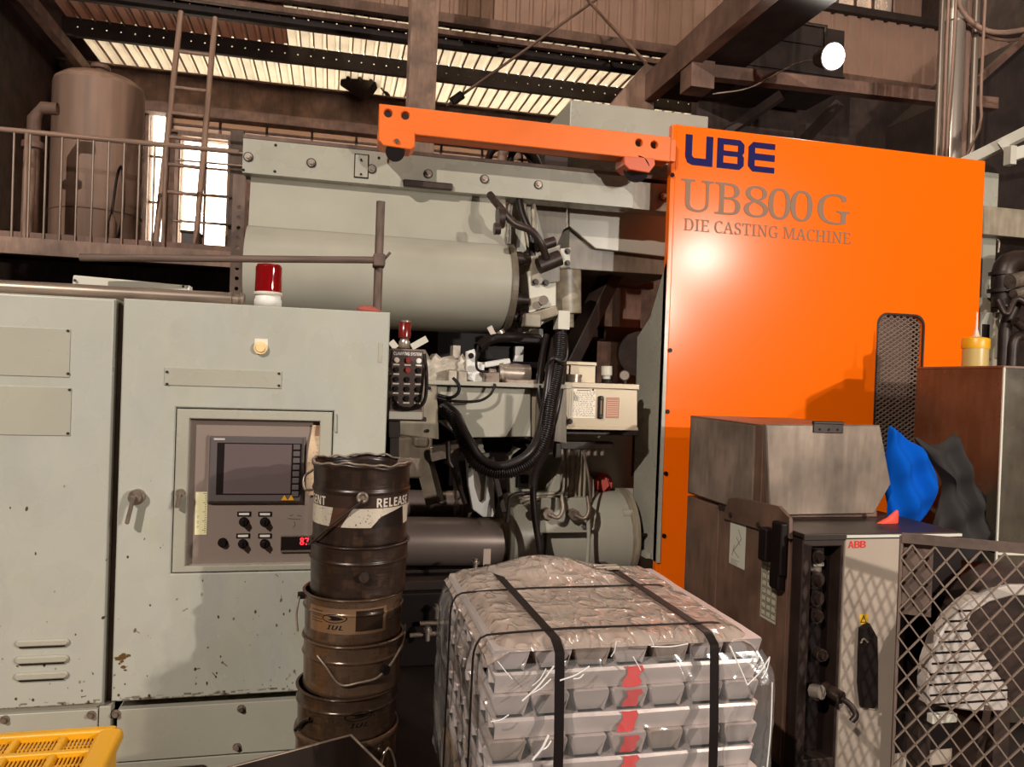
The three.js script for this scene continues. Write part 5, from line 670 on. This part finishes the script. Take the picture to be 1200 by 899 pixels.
// ---------------------------------------------------------------- stacked pails
{
  const cx = 0.103, cz = -2.45, R = 0.152;
  const emblem = (g, x, y, s) => { g.save(); g.translate(x, y); g.scale(s, s); g.fillStyle = '#1c120c'; g.strokeStyle = '#1c120c'; g.lineWidth = 5; g.beginPath(); g.ellipse(0, 0, 52, 30, -0.12, 0, 7); g.stroke(); g.beginPath(); g.moveTo(-34, -14); g.quadraticCurveTo(10, -26, 40, 2); g.quadraticCurveTo(6, 22, -30, 12); g.quadraticCurveTo(6, 4, -34, -14); g.fill(); g.font = 'italic bold 44px sans-serif'; g.fillText('IUL', -34, 78); g.restore(); };
  const skin = (kind) => canvasTex(2048, 512, (g, W, H) => {
    const base = ['#2a1d17', '#2c1f18', '#544031', '#5a4535', '#453428'][kind]; g.fillStyle = base; g.fillRect(0, 0, W, H);
    for (let i = 0; i < 520; i++) { g.fillStyle = `rgba(${rnd() > 0.5 ? '150,112,78' : '14,8,6'},${rr(0.02, 0.12)})`; g.fillRect(rr(0, W), rr(0, H), rr(4, 70), rr(6, 110)); }
    if (kind === 0) {
      g.fillStyle = '#3a2a22'; g.fillRect(0, 190, W, 190); g.fillStyle = '#c9bcaa'; g.fillRect(0, 268, W, 120); for (let i = 0; i < 400; i++) { g.fillStyle = `rgba(60,36,24,${rr(0.1, 0.7)})`; const s = rr(1, 9); g.fillRect(rr(0, W), rr(268, 388), s, s * rr(0.4, 1.6)); } g.fillStyle = '#55392b'; g.beginPath(); g.moveTo(1330, 268); g.lineTo(1470, 268); g.lineTo(1390, 388); g.lineTo(1300, 388); g.fill(); g.fillStyle = '#1e130e'; g.beginPath(); g.moveTo(1590, 392); g.lineTo(1660, 322); g.lineTo(1730, 300); g.lineTo(1860, 270); g.lineTo(1880, 392); g.fill();
      g.fillStyle = '#d9cdbd'; g.font = 'bold 78px sans-serif'; g.fillText('AGENT', -14, 262); g.fillText('RELEASE', 596, 262); g.fillText('RELEASE', 1620, 262); g.fillText('AGENT', 1010, 262);
    } else { for (let i = 0; i < 260; i++) { g.fillStyle = `rgba(12,7,5,${rr(0.2, 0.8)})`; g.beginPath(); g.arc(rr(0, W), rr(0, H), rr(1, 5), 0, 7); g.fill(); } if (kind === 2) { g.fillStyle = '#7d6048'; g.fillRect(1194, 100, 560, 280); g.fillStyle = '#2c1f16'; g.fillRect(1540, 120, 190, 230); emblem(g, 1400, 210, 1.6); g.fillStyle = '#4e3a2a'; for (let i = 0; i < 5; i++) g.fillRect(1214, 140 + i * 30, 100, 11); } if (kind === 4) emblem(g, 1600, 210, 1.7); }
  });
  // outline of a pail: bottom hoop, shell with two beads, rolled rim
  const prof = (h, r) => [[0, 0.004], [r * 0.93, 0.004], [r * 0.955, 0], [r * 0.965, 0.012], [r * 0.95, 0.02], [r * 0.955, h * 0.3], [r * 0.965, h * 0.62], [r * 0.99, h * 0.645], [r * 1.0, h * 0.665], [r * 0.99, h * 0.685], [r * 0.97, h * 0.71], [r * 0.975, h * 0.93], [r * 1.0, h * 0.955], [r * 1.015, h * 0.97], [r * 1.015, h * 0.985], [r * 1.0, h], [r * 0.96, h]];
  const rows = [ // base height, height, kind, lean, name
    [1.075, 0.243, 0, 0.0, 'uppermost dented pail with white AGENT and RELEASE lettering'], [0.92, 0.157, 1, 0.004, 'second pail from the top, plain dark sides'], [0.783, 0.139, 2, -0.004, 'third pail from the top, with oval bird emblem and handle'], [0.628, 0.157, 3, 0.003, 'fourth pail from the top, speckled, with a loose wire handle'], [0.497, 0.133, 4, -0.005, 'fifth pail from the top, embossed emblem, greasy'], [0.0, 0.499, 3, 0.0, 'lowest pail of the stack with a bright wire handle']];
  for (const [i, [y, h, kind, lean, lab]] of rows.entries()) {
    const t = T('steel_pail', lab, 'pail', 'pails in one tall stack'), r = R * (1 + 0.01 * i), x = cx + lean - 0.004 * i;
    const sk = new THREE.MeshStandardMaterial({ map: skin(kind), roughness: kind < 2 ? 0.32 : 0.22, metalness: kind < 2 ? 0.25 : 0.35, bumpMap: grain, bumpScale: 0.0005 });
    const g = new THREE.LatheGeometry(prof(h, r).map((p) => new THREE.Vector2(p[0], p[1])), 96); { const q = g.attributes.position; for (let k = 0; k < q.count; k++) { const a = Math.atan2(q.getZ(k), q.getX(k)), yy = q.getY(k), top = i === 0 ? Math.max(0, (yy - h * 0.8) / (h * 0.2)) : 0, d = 1 + 0.006 * Math.sin(3 * a + i) * Math.sin(yy * 30 + i) + top * (0.008 * Math.sin(5 * a) - 0.006 * Math.sin(9 * a + 1)); q.setXYZ(k, q.getX(k) * d, yy + top * 0.004 * (Math.sin(4 * a + 0.5) + 0.5 * Math.sin(11 * a)), q.getZ(k) * d); } g.computeVertexNormals(); const u = g.attributes.uv, pr = prof(h, r).length; for (let k = 0; k < u.count; k++) u.setXY(k, u.getX(k), q.getY(k) / h); void pr; }
    g.rotateY(Math.PI * 0.5).translate(x, y, cz); const sh = P(t, 'shell', g, sk); sh.material.side = THREE.DoubleSide;
    if (i === 0) { // opened, torn rim
      const rim = []; for (let k = 0; k < 60; k++) { const a = k / 60 * 2 * Math.PI, q = r * (0.985 + 0.008 * Math.sin(5 * a) - 0.006 * Math.sin(9 * a + 1)); rim.push([x + q * Math.cos(a), y + h + 0.002 + 0.004 * (Math.sin(4 * a + 0.5) + 0.5 * Math.sin(11 * a)) + 0.002 * Math.sin(17 * a), cz + q * Math.sin(a)]); }
      P(t, 'torn_rim', new THREE.TubeGeometry(new THREE.CatmullRomCurve3(rim.map(V), true), 120, 0.004, 6, true), mat.greySteel); P(t, 'dark_contents', rod([x, y + h * 0.55, cz], [x, y + h * 0.56, cz], r * 0.94, 40), mat.black);
      P(t, 'torn_flap', ext([[x + 0.1, y + h - 0.02], [x + 0.165, y + h - 0.045], [x + 0.178, y + h + 0.012], [x + 0.11, y + h + 0.012]], cz + 0.03, cz + 0.026), mat.greySteel); P(t, 'side_tab', tube([[x - r + 0.003, y + h - 0.03, cz], [x - r - 0.022, y + h - 0.05, cz + 0.02], [x - r - 0.02, y + h - 0.085, cz + 0.03], [x - r + 0.004, y + h - 0.09, cz + 0.02]], 0.004), mat.greySteel);
    }
    const fr = (a, k = 1.0) => [x + r * k * Math.sin(a), cz + r * k * Math.cos(a)];           // a: angle from the viewer's side
    if (i === 0) { const [ex, ez] = fr(-0.02, 0.97), ey = y + h * 0.62; P(t, 'handle_ear', [new THREE.TorusGeometry(0.013, 0.005, 8, 20).translate(ex, ey, ez + 0.008), rod([ex, ey, ez], [ex, ey, ez + 0.008], 0.011, 16)], mat.greySteel); P(t, 'wire_handle', tube([[ex, ey - 0.008, ez + 0.014], [fr(-0.6, 1.05)[0], ey - 0.085, fr(-0.6, 1.05)[1]], [fr(-1.15, 1.05)[0], ey - 0.15, fr(-1.15, 1.05)[1]], [fr(-1.6, 1.06)[0], ey - 0.165, fr(-1.6, 1.06)[1]]], 0.0035), mat.darkSteel); }
    if (i === 1) { const [ex, ez] = fr(0.06, 0.965); P(t, 'handle_ear', rod([ex, y + h * 0.45, ez], [ex, y + h * 0.45, ez + 0.014], 0.015, 20), mat.darkSteel); }
    if (i === 2) { P(t, 'handle_ear', B(x - r - 0.016, x - r + 0.02, y + h * 0.78, y + h * 0.9, cz - 0.01, cz + 0.02), mat.black); P(t, 'wire_handle', tube([[x - r - 0.01, y + h * 0.85, cz + 0.02], [x - r - 0.017, y + h * 0.5, cz + 0.03], [x - r - 0.012, y + h * 0.1, cz + 0.03]], 0.0035), mat.brightSteel); }
    if (i === 3) { const q = (a, yy) => { const [u, v] = fr(a, 1.02); return [u, y + yy * h, v]; }; P(t, 'handle_ear', rod([fr(0.62, 0.97)[0], y + h * 0.47, fr(0.62, 0.97)[1]], [fr(0.62, 1.05)[0], y + h * 0.47, fr(0.62, 1.05)[1]], 0.015, 16), mat.black); P(t, 'wire_handle', tube([q(1.5, 1.1), q(1.2, 0.85), q(0.85, 0.62), q(0.62, 0.47), q(0.4, 0.36), q(0.1, 0.33), q(-0.25, 0.3), q(-0.55, 0.62), q(-0.75, 0.78)], 0.0035), mat.greySteel); }
    if (i === 4) { const q = (a, yy, k = 1.03) => { const [u, v] = fr(a, k); return [u, y + yy * h, v]; }; P(t, 'wire_handle', tube([q(-0.75, 0.5), q(-0.9, 0.42), q(-1.1, 0.2), q(-1.25, 0.05)], 0.006), mat.darkSteel); }
    if (i === 5) { const q = (a, yy, k = 1.05) => { const [u, v] = fr(a, k); return [u, y + yy * h, v]; }; P(t, 'wire_handle', tube([q(0.55, 0.2), q(0.56, 0.7), q(0.75, 0.92), q(0.98, 0.75, 1.1), q(1.05, 0.2, 1.1)], 0.006, 10), mat.chrome); }
    fin(t);
  }
}

// ---------------------------------------------------------------- wrapped bundle of aluminium ingots
{
  const X0 = 0.385, X1 = 1.1, Zf = -1.755, Lz = 0.7, yTop = 0.955, ph = 0.0555, n = 7, nth = ['first', 'second', 'third', 'fourth', 'fifth', 'sixth', 'seventh', 'eighth', 'ninth'];
  const layer = ['topmost', 'second', 'third', 'fourth', 'fifth', 'sixth', 'seventh', 'eighth', 'ninth'];
  // a cast bar along z, wider at the top, with a lip along the upper edges and bevelled ends
  function ingot(len, seedN) {
    const w = 0.047, h = 0.054, s = [[-w * 0.7, 0], [w * 0.7, 0], [w * 0.97, h * 0.7], [w, h * 0.86], [w * 0.93, h], [-w * 0.93, h], [-w, h * 0.86], [-w * 0.97, h * 0.7]].map((p) => new THREE.Vector2(p[0], p[1]));
    const rows = [[0, 0.93], [0.012, 1], [0.15, 1], [0.3, 0.985], [0.5, 1], [0.7, 0.985], [0.85, 1], [0.988, 1], [1, 0.93]], pos = [], idx = [], N = s.length; let sd = seedN;
    const r = () => { sd = (sd * 16807) % 2147483647; return sd / 2147483647 - 0.5; };
    for (const [t, k] of rows) for (const p of s) { const sl = (t === 0 || t === 1) ? (1 - p.y / h) * 0.022 * (t ? -1 : 1) : 0; pos.push(p.x * k + r() * 0.0016, p.y + (p.y > 0.04 ? r() * 0.0022 : 0), len / 2 - t * len - sl); }
    for (let j = 0; j < rows.length - 1; j++) for (let i = 0; i < N; i++) { const a = j * N + i, b = j * N + (i + 1) % N; idx.push(a, a + N, b, b, a + N, b + N); }
    for (let i = 1; i < N - 1; i++) { idx.push(0, i, i + 1); const o = (rows.length - 1) * N; idx.push(o, o + i + 1, o + i); }
    const g = new THREE.BufferGeometry(); g.setAttribute('position', new THREE.Float32BufferAttribute(pos, 3)); g.setIndex(idx); return toCreasedNormals(mUV(g), 0.35);
  }
  const vars = [0, 1, 2, 3].map((i) => ingot(Lz, 77 + i * 131)), mats = [mat.aluminium, M([0.58, 0.5, 0.48], 0.36, 0.35, { map: mottle, bumpMap: grain, bumpScale: 0.0006 }), M([0.5, 0.43, 0.41], 0.44, 0.35, { map: grime, bumpMap: grain, bumpScale: 0.0006 })];
  const paint = M([0.62, 0.03, 0.03], 0.5), step = (X1 - X0) / n; let first;
  const place = (lab, grp, x, y, z, turn, v, m, red) => {
    const t = T('aluminium_ingot', lab, 'ingot', grp); P(t, 'bar', vars[v].clone().rotateY(turn), mats[m]); first = first ?? t;
    if (red) P(t, 'paint_mark', red, paint, 'red spray paint mark');
    t.children.forEach((c) => c.position.set(0, 0, 0)); t.position.set(x, y, z);
  };
  for (let L = 0; L < 9; L++) {
    const y = yTop - (L + 1) * ph, endOn = L % 2 === 0;
    for (let i = 0; i < n; i++) {
      const red = new THREE.ShapeGeometry(new THREE.Shape([[-0.024, -0.028], [-0.014, -0.027], [0.012, -0.028], [0.02, -0.016], [0.016, 0.002], [0.026, 0.016], [0.02, 0.028], [-0.006, 0.026], [-0.018, 0.028], [-0.016, 0.008], [-0.026, -0.008]].map(([a, b]) => new THREE.Vector2(a + rr(-0.005, 0.005), b + (Math.abs(b) > 0.02 ? 0 : rr(-0.003, 0.003))))));
      if (endOn) place(`${nth[i]} ingot from the left in the ${layer[L]} layer, end facing us`, 'ingots laid end-on', X0 + step * (i + 0.5) + rr(-0.003, 0.003), y, Zf - Lz / 2 + rr(-0.006, 0.004), 0, Math.floor(rr(0, 4)), Math.floor(rr(0, 3)), i === 3 && L && L < 7 ? red.rotateX(0.4).translate(0.003 * (L % 3), 0.028, Lz / 2 - 0.003) : null);
      else place(`${nth[i]} lengthwise ingot from the front in the ${layer[L]} layer`, 'ingots laid lengthwise', (X0 + X1) / 2 + rr(-0.004, 0.004), y, Zf - 0.051 - i * 0.0985, Math.PI / 2, Math.floor(rr(0, 4)), Math.floor(rr(0, 3)), i === 0 && L < 7 ? red.rotateX(0.12).translate(0.012 - 0.006 * (L % 4), 0.028, 0.047) : null);
    }
  }
  const yB = yTop - 9 * ph, s = T('pallet_stand', 'timber pallet stand carrying the wrapped ingot bundle', 'pallet');
  for (let i = 0; i < 6; i++) P(s, 'deck_board', B(X0 + i * 0.122, X0 + i * 0.122 + 0.1, yB - 0.03, yB - 0.001, Zf - Lz, Zf), mat.wood); for (const x of [X0 + 0.05, (X0 + X1) / 2, X1 - 0.05]) { P(s, 'bearer', B(x - 0.05, x + 0.05, yB - 0.13, yB - 0.03, Zf - Lz, Zf), mat.wood); for (const z of [Zf - 0.05, Zf - Lz + 0.05]) P(s, 'leg', B(x - 0.05, x + 0.05, 0, yB - 0.13, z - 0.05, z + 0.05), mat.wood); } fin(s);
  // clear film round the sides and a dusty sheet over the top
  const e = 0.012, cornerY = yTop + 0.006;
  const film = (u, v) => { // u round the bundle, v from the bottom up
    const a = X0 - e - 0.012, b = X1 + e + 0.015, c = Zf + e, d = Zf - Lz - e, W = b - a, D = c - d, per = 2 * (W + D); let s2 = u * per, x, z, nx = 0, nz = 0;
    if (s2 < W) { x = a + s2; z = c; nz = 1; } else if (s2 < W + D) { x = b; z = c - (s2 - W); nx = 1; } else if (s2 < 2 * W + D) { x = b - (s2 - W - D); z = d; nz = -1; } else { x = a; z = d + (s2 - 2 * W - D); nx = -1; }
    const y = yB - 0.05 + (cornerY - yB + 0.01) * v, k = fbm(u * 40, v * 7, 40, 17, 4) - 0.5, pull = Math.max(0, v - 0.82) / 0.18, cr = 0.004 + 0.018 * k; x += nx * cr; z += nz * cr; const ix = (a + b) / 2, iz = (c + d) / 2; x += (ix - x) * 0.045 * pull * pull * (x > ix ? 1.9 : 1); z += (iz - z) * 0.04 * pull * pull; return [x, y, z];
  };
  const grid = (nu, nv, f) => { const pos = [], uv = [], idx = []; for (let j = 0; j <= nv; j++) for (let i = 0; i <= nu; i++) { const q = f(i / nu, j / nv); pos.push(...q); uv.push(i / nu * 3, j / nv * (nv / nu) * 3); } for (let j = 0; j < nv; j++) for (let i = 0; i < nu; i++) { const a = j * (nu + 1) + i, b = a + 1, c = a + nu + 1; idx.push(a, b, c, b, c + 1, c); } const g = new THREE.BufferGeometry(); g.setAttribute('position', new THREE.Float32BufferAttribute(pos, 3)); g.setAttribute('uv', new THREE.Float32BufferAttribute(uv, 2)); g.setIndex(idx); g.computeVertexNormals(); return g; };
  const w = T('plastic_wrap', 'clear crinkled plastic wrap round the stack of aluminium ingots', 'wrap');
  P(w, 'side_film', grid(220, 46, film), mat.clearFilm);
  P(w, 'top_sheet', grid(70, 60, (u, v) => { const a = X0 - 0.008, b = X1 + 0.012, c = Zf + 0.004, d = Zf - Lz - 0.015, x = a + (b - a) * u, z = c + (d - c) * v, eu = Math.min(u, 1 - u), ev = Math.min(v, 1 - v), edge = Math.min(1, eu / 0.07) * Math.min(1, ev / 0.06); const hump = 0.055 * Math.exp(-(((u - 0.42) / 0.22) ** 2)) * Math.exp(-(((v - 0.86) / 0.16) ** 2)); const y = yTop + 0.004 + 0.012 * edge + hump * edge + 0.008 * (fbm(u * 9, v * 9, 99, 61, 4) - 0.5) * edge - (1 - Math.min(1, eu / 0.07)) * 0.03 - (1 - Math.min(1, v / 0.05)) * 0.01 - (u > 0.9 ? (u - 0.9) * 0.35 : 0); return [x, y, z]; }), mat.dustyFilm);
  // folds where the film is pinched together
  const fold = MP([0.92, 0.88, 0.84], 0.14, 0, { transmission: 0.35, thickness: 0 });
  for (const [a, b, r] of [[[0.456, 0.845, -1.72], [0.53, 0.923, -1.72], 0.0022], [[0.47, 0.858, -1.72], [0.524, 0.893, -1.72], 0.0016], [[0.479, 0.879, -1.72], [0.511, 0.918, -1.72], 0.0014], [[0.546, 0.888, -1.72], [0.618, 0.918, -1.72], 0.002], [[0.579, 0.89, -1.72], [0.604, 0.9, -1.72], 0.0016], [[0.983, 0.95, -1.72], [1.036, 0.849, -1.72], 0.0024], [[1.036, 0.849, -1.72], [1.102, 0.913, -1.73], 0.0018], [[1.102, 0.913, -1.73], [1.076, 0.864, -1.72], 0.0014], [[0.768, 0.985, -1.72], [0.78, 0.957, -1.72], 0.0014], [[0.773, 0.958, -1.72], [0.87, 0.96, -1.72], 0.0016], [[0.486, 0.705, -1.72], [0.523, 0.76, -1.72], 0.003], [[0.504, 0.725, -1.72], [0.53, 0.747, -1.72], 0.002], [[0.394, 0.941, -1.72], [0.43, 0.898, -1.72], 0.0014], [[0.383, 0.802, -1.72], [0.425, 0.815, -1.72], 0.0014], [[0.728, 0.935, -1.72], [0.749, 0.901, -1.72], 0.0014], [[0.671, 0.938, -1.72], [0.683, 0.974, -1.72], 0.0012], [[1.112, 0.847, -1.73], [1.107, 0.633, -1.73], 0.0018]]) P(w, 'film_crease', tube([a, a.map((v, k) => (v + b[k]) / 2 + [0.002, -0.003, 0.002][k]), b], r, 5, 6), fold);
  for (const [lab, z, k] of [['thin dark cord round the bundle, near its front edge', Zf - 0.06, 0], ['thin dark cord round the bundle, near its back edge', Zf - 0.42, 1]]) P(w, 'cord', tube([[X0 - 0.036, yB, z + 0.0], [X0 - 0.034, 0.75, z + 0.006], [X0 - 0.03, yTop - 0.03, z], [X0 - 0.005, yTop + 0.014, z], [X0 + 0.2, yTop + 0.022, z - 0.004], [X0 + 0.45, yTop + 0.024, z + 0.004], [X1 - 0.1, yTop + 0.02, z - 0.006], [X1 - 0.02, yTop - 0.02, z]], 0.0028, 10, 6, false, 0.2), mat.black, lab);
  fin(w);
  // two black straps over the top and two thin cords across
  const strap = (lab, x, xb) => { const t = T('black_strap', lab, 'strap', 'black straps over the ingot bundle'), o = 0.022, pts = [[x + 0.006, yB - 0.02, Zf + 0.036], [x + 0.003, 0.75, Zf + 0.036], [x, yTop - 0.005, Zf + 0.028], [x - (x - xb) * 0.04, yTop + 0.018, Zf - 0.012], [x - (x - xb) * 0.5, yTop + 0.024, Zf - Lz / 2], [xb, yTop + 0.03, Zf - Lz + 0.02], [xb, yTop - 0.02, Zf - Lz - 0.02], [xb, yB, Zf - Lz - 0.02]]; void o;
    const c = new THREE.CatmullRomCurve3(pts.map(V), false, 'catmullrom', 0.05), hw = 0.012, N = 90, pos = [], idx = []; for (let i = 0; i <= N; i++) { const q = c.getPoint(i / N), tg = c.getTangent(i / N), sd = new THREE.Vector3(1, 0, 0).addScaledVector(tg, -tg.x).normalize(), nn = new THREE.Vector3().crossVectors(sd, tg).normalize(); for (const [su, sn] of [[-1, 0], [1, 0], [1, 1], [-1, 1]]) { const v = q.clone().addScaledVector(sd, su * hw).addScaledVector(nn, sn * 0.0015); pos.push(v.x, v.y, v.z); } } for (let i = 0; i < N; i++) for (let k = 0; k < 4; k++) { const a = i * 4 + k, b = i * 4 + (k + 1) % 4; idx.push(a, b, a + 4, b, b + 4, a + 4); } const g = new THREE.BufferGeometry(); g.setAttribute('position', new THREE.Float32BufferAttribute(pos, 3)); g.setIndex(idx); P(t, 'band', toCreasedNormals(mUV(g), 0.4), mat.black);
    return [t, pts]; };
  const [s1] = strap('black strap over the wrapped ingots, the left one', 0.545, 0.515); P(s1, 'loose_end', B(0.503, 0.527, yTop + 0.02, yTop + 0.075, Zf - Lz - 0.006, Zf - Lz - 0.003, 0), mat.panelGrey); fin(s1);
  const [s2] = strap('black strap over the wrapped ingots, the right one with the buckle', 0.945, 0.905); P(s2, 'buckle', [tube([[0.845, yTop + 0.04, Zf - Lz + 0.1], [0.9, yTop + 0.04, Zf - Lz + 0.1], [0.9, yTop + 0.04, Zf - Lz + 0.13], [0.845, yTop + 0.04, Zf - Lz + 0.13]], 0.003, 6, 6, true, 0.1), B(0.88, 0.925, yTop + 0.032, yTop + 0.044, Zf - Lz + 0.1, Zf - Lz + 0.135)], mat.brightSteel); fin(s2);
}

// ---------------------------------------------------------------- yellow crate and steel tray in the front
{
  const t = T('plastic_crate', 'yellow plastic crate with slotted sides at bottom left', 'crate'), Y = 0.5, x0 = -1.25, x1 = -0.6, z0 = -2.46, z1 = -2.02;
  // tilted lattice side facing up and out
  const U = (u, v, o = 0) => [x0 + (x1 - x0) * u, Y - 0.001 - 0.04 * v + o, z0 + (z1 - z0) * v];
  const rail = (a, b, w, h) => P(t, 'rib', bar(U(...a), U(...b), w, h, 0.006), mat.yellow);
  P(t, 'corner_post', bar(U(1.0, -0.03, -0.005), U(1.0, 1.05, -0.005), 0.07, 0.045, 0.016), mat.yellow); P(t, 'back_rim', bar(U(-0.02, -0.02), U(1.02, -0.02), 0.035, 0.035, 0.01), mat.yellow);
  for (const v of [0.2, 0.42, 0.64, 0.86]) rail([0, v], [1, v], 0.022, 0.022);
  for (const u of [0.05, 0.24, 0.43, 0.62, 0.81]) rail([u, 0], [u, 1], 0.02, 0.018);
  { const g = []; for (let i = 0; i < 62; i++) for (const [a, b] of [[0.02, 0.19], [0.22, 0.41], [0.44, 0.63], [0.66, 0.85]]) { const u = i / 62 + 0.004; g.push(bar(U(u, a, -0.006), U(u + 0.005, b, -0.006), 0.005, 0.008)); } const m = P(t, 'slat_grid', g, mat.yellow); m.userData.kind = 'stuff'; P(t, 'inner_band', [bar(U(0, 0.1, -0.01), U(1, 0.1, -0.01), 0.008, 0.012), bar(U(0, 0.31, -0.01), U(1, 0.31, -0.01), 0.008, 0.012), bar(U(0, 0.53, -0.01), U(1, 0.53, -0.01), 0.008, 0.012)], mat.yellow); }
  P(t, 'side_wall', B(x1 - 0.03, x1 + 0.02, 0.02, Y - 0.03, z0, z1, 0.015), mat.yellow); P(t, 'back_wall', B(x0, x1, 0.02, Y - 0.03, z0 - 0.02, z0 + 0.01, 0.006), mat.yellow); P(t, 'front_wall', B(x0, x1, 0.02, Y - 0.07, z1 - 0.01, z1 + 0.02, 0.006), mat.yellow); P(t, 'floor_plate', B(x0, x1, 0.01, 0.04, z0, z1), mat.yellow); fin(t);
  const b = T('steel_tray', 'dark steel tray corner in front of the stacked pails, bottom edge', 'tray'), A = [-0.36, 0.53, -2.09], C = [0.088, 0.548, -2.242], D = [0.195, 0.53, -2.022], m = M([0.03, 0.018, 0.014], 0.3, 0.3, { map: grime, side: THREE.DoubleSide });
  const wall = (p, q, lean) => { const n = 1, g = new THREE.BufferGeometry(), lo = (v) => [v[0] + lean[0], 0.04, v[2] + lean[1]]; const P0 = p, P1 = q, P2 = lo(q), P3 = lo(p), off = new THREE.Vector3().subVectors(V(q), V(p)).cross(new THREE.Vector3(0, 1, 0)).setLength(0.004), bk = (v) => [v[0] + off.x, v[1], v[2] + off.z]; const f = [P0, P1, P2, P3], k = f.map(bk), tri = []; const quad = (a, c, d, e) => tri.push(...a, ...c, ...d, ...a, ...d, ...e); quad(...f); quad(...k.slice().reverse()); quad(f[0], k[0], k[1], f[1]); quad(f[1], k[1], k[2], f[2]); quad(f[3], f[2], k[2], k[3]); quad(f[0], f[3], k[3], k[0]); g.setAttribute('position', new THREE.Float32BufferAttribute(tri, 3)); g.computeVertexNormals(); void n; return mUV(g); };
  const E = [C[0] - 0.1 + 0.02, 0.53, -1.75], G = [A[0] + 0.05, 0.5, -1.7]; P(b, 'back_wall', wall(A, C, [0.03, 0.08]), m); P(b, 'right_wall', wall(C, D, [-0.06, 0.03]), m); P(b, 'front_wall', wall([D[0], 0.3, D[2]], [A[0], 0.3, D[2] + 0.1], [0, 0]), m); P(b, 'left_wall', wall([A[0], 0.3, D[2] + 0.1], A, [0.02, 0]), m); void E; void G;
  P(b, 'rim_wire', [rod(A, C, 0.004, 8), rod(C, D, 0.004, 8)], mat.greySteel); P(b, 'bottom', B(A[0] + 0.03, D[0] - 0.06, 0.02, 0.045, C[2] + 0.06, D[2] + 0.02, 0), m); fin(b);
}

renderer.render(scene, camera);
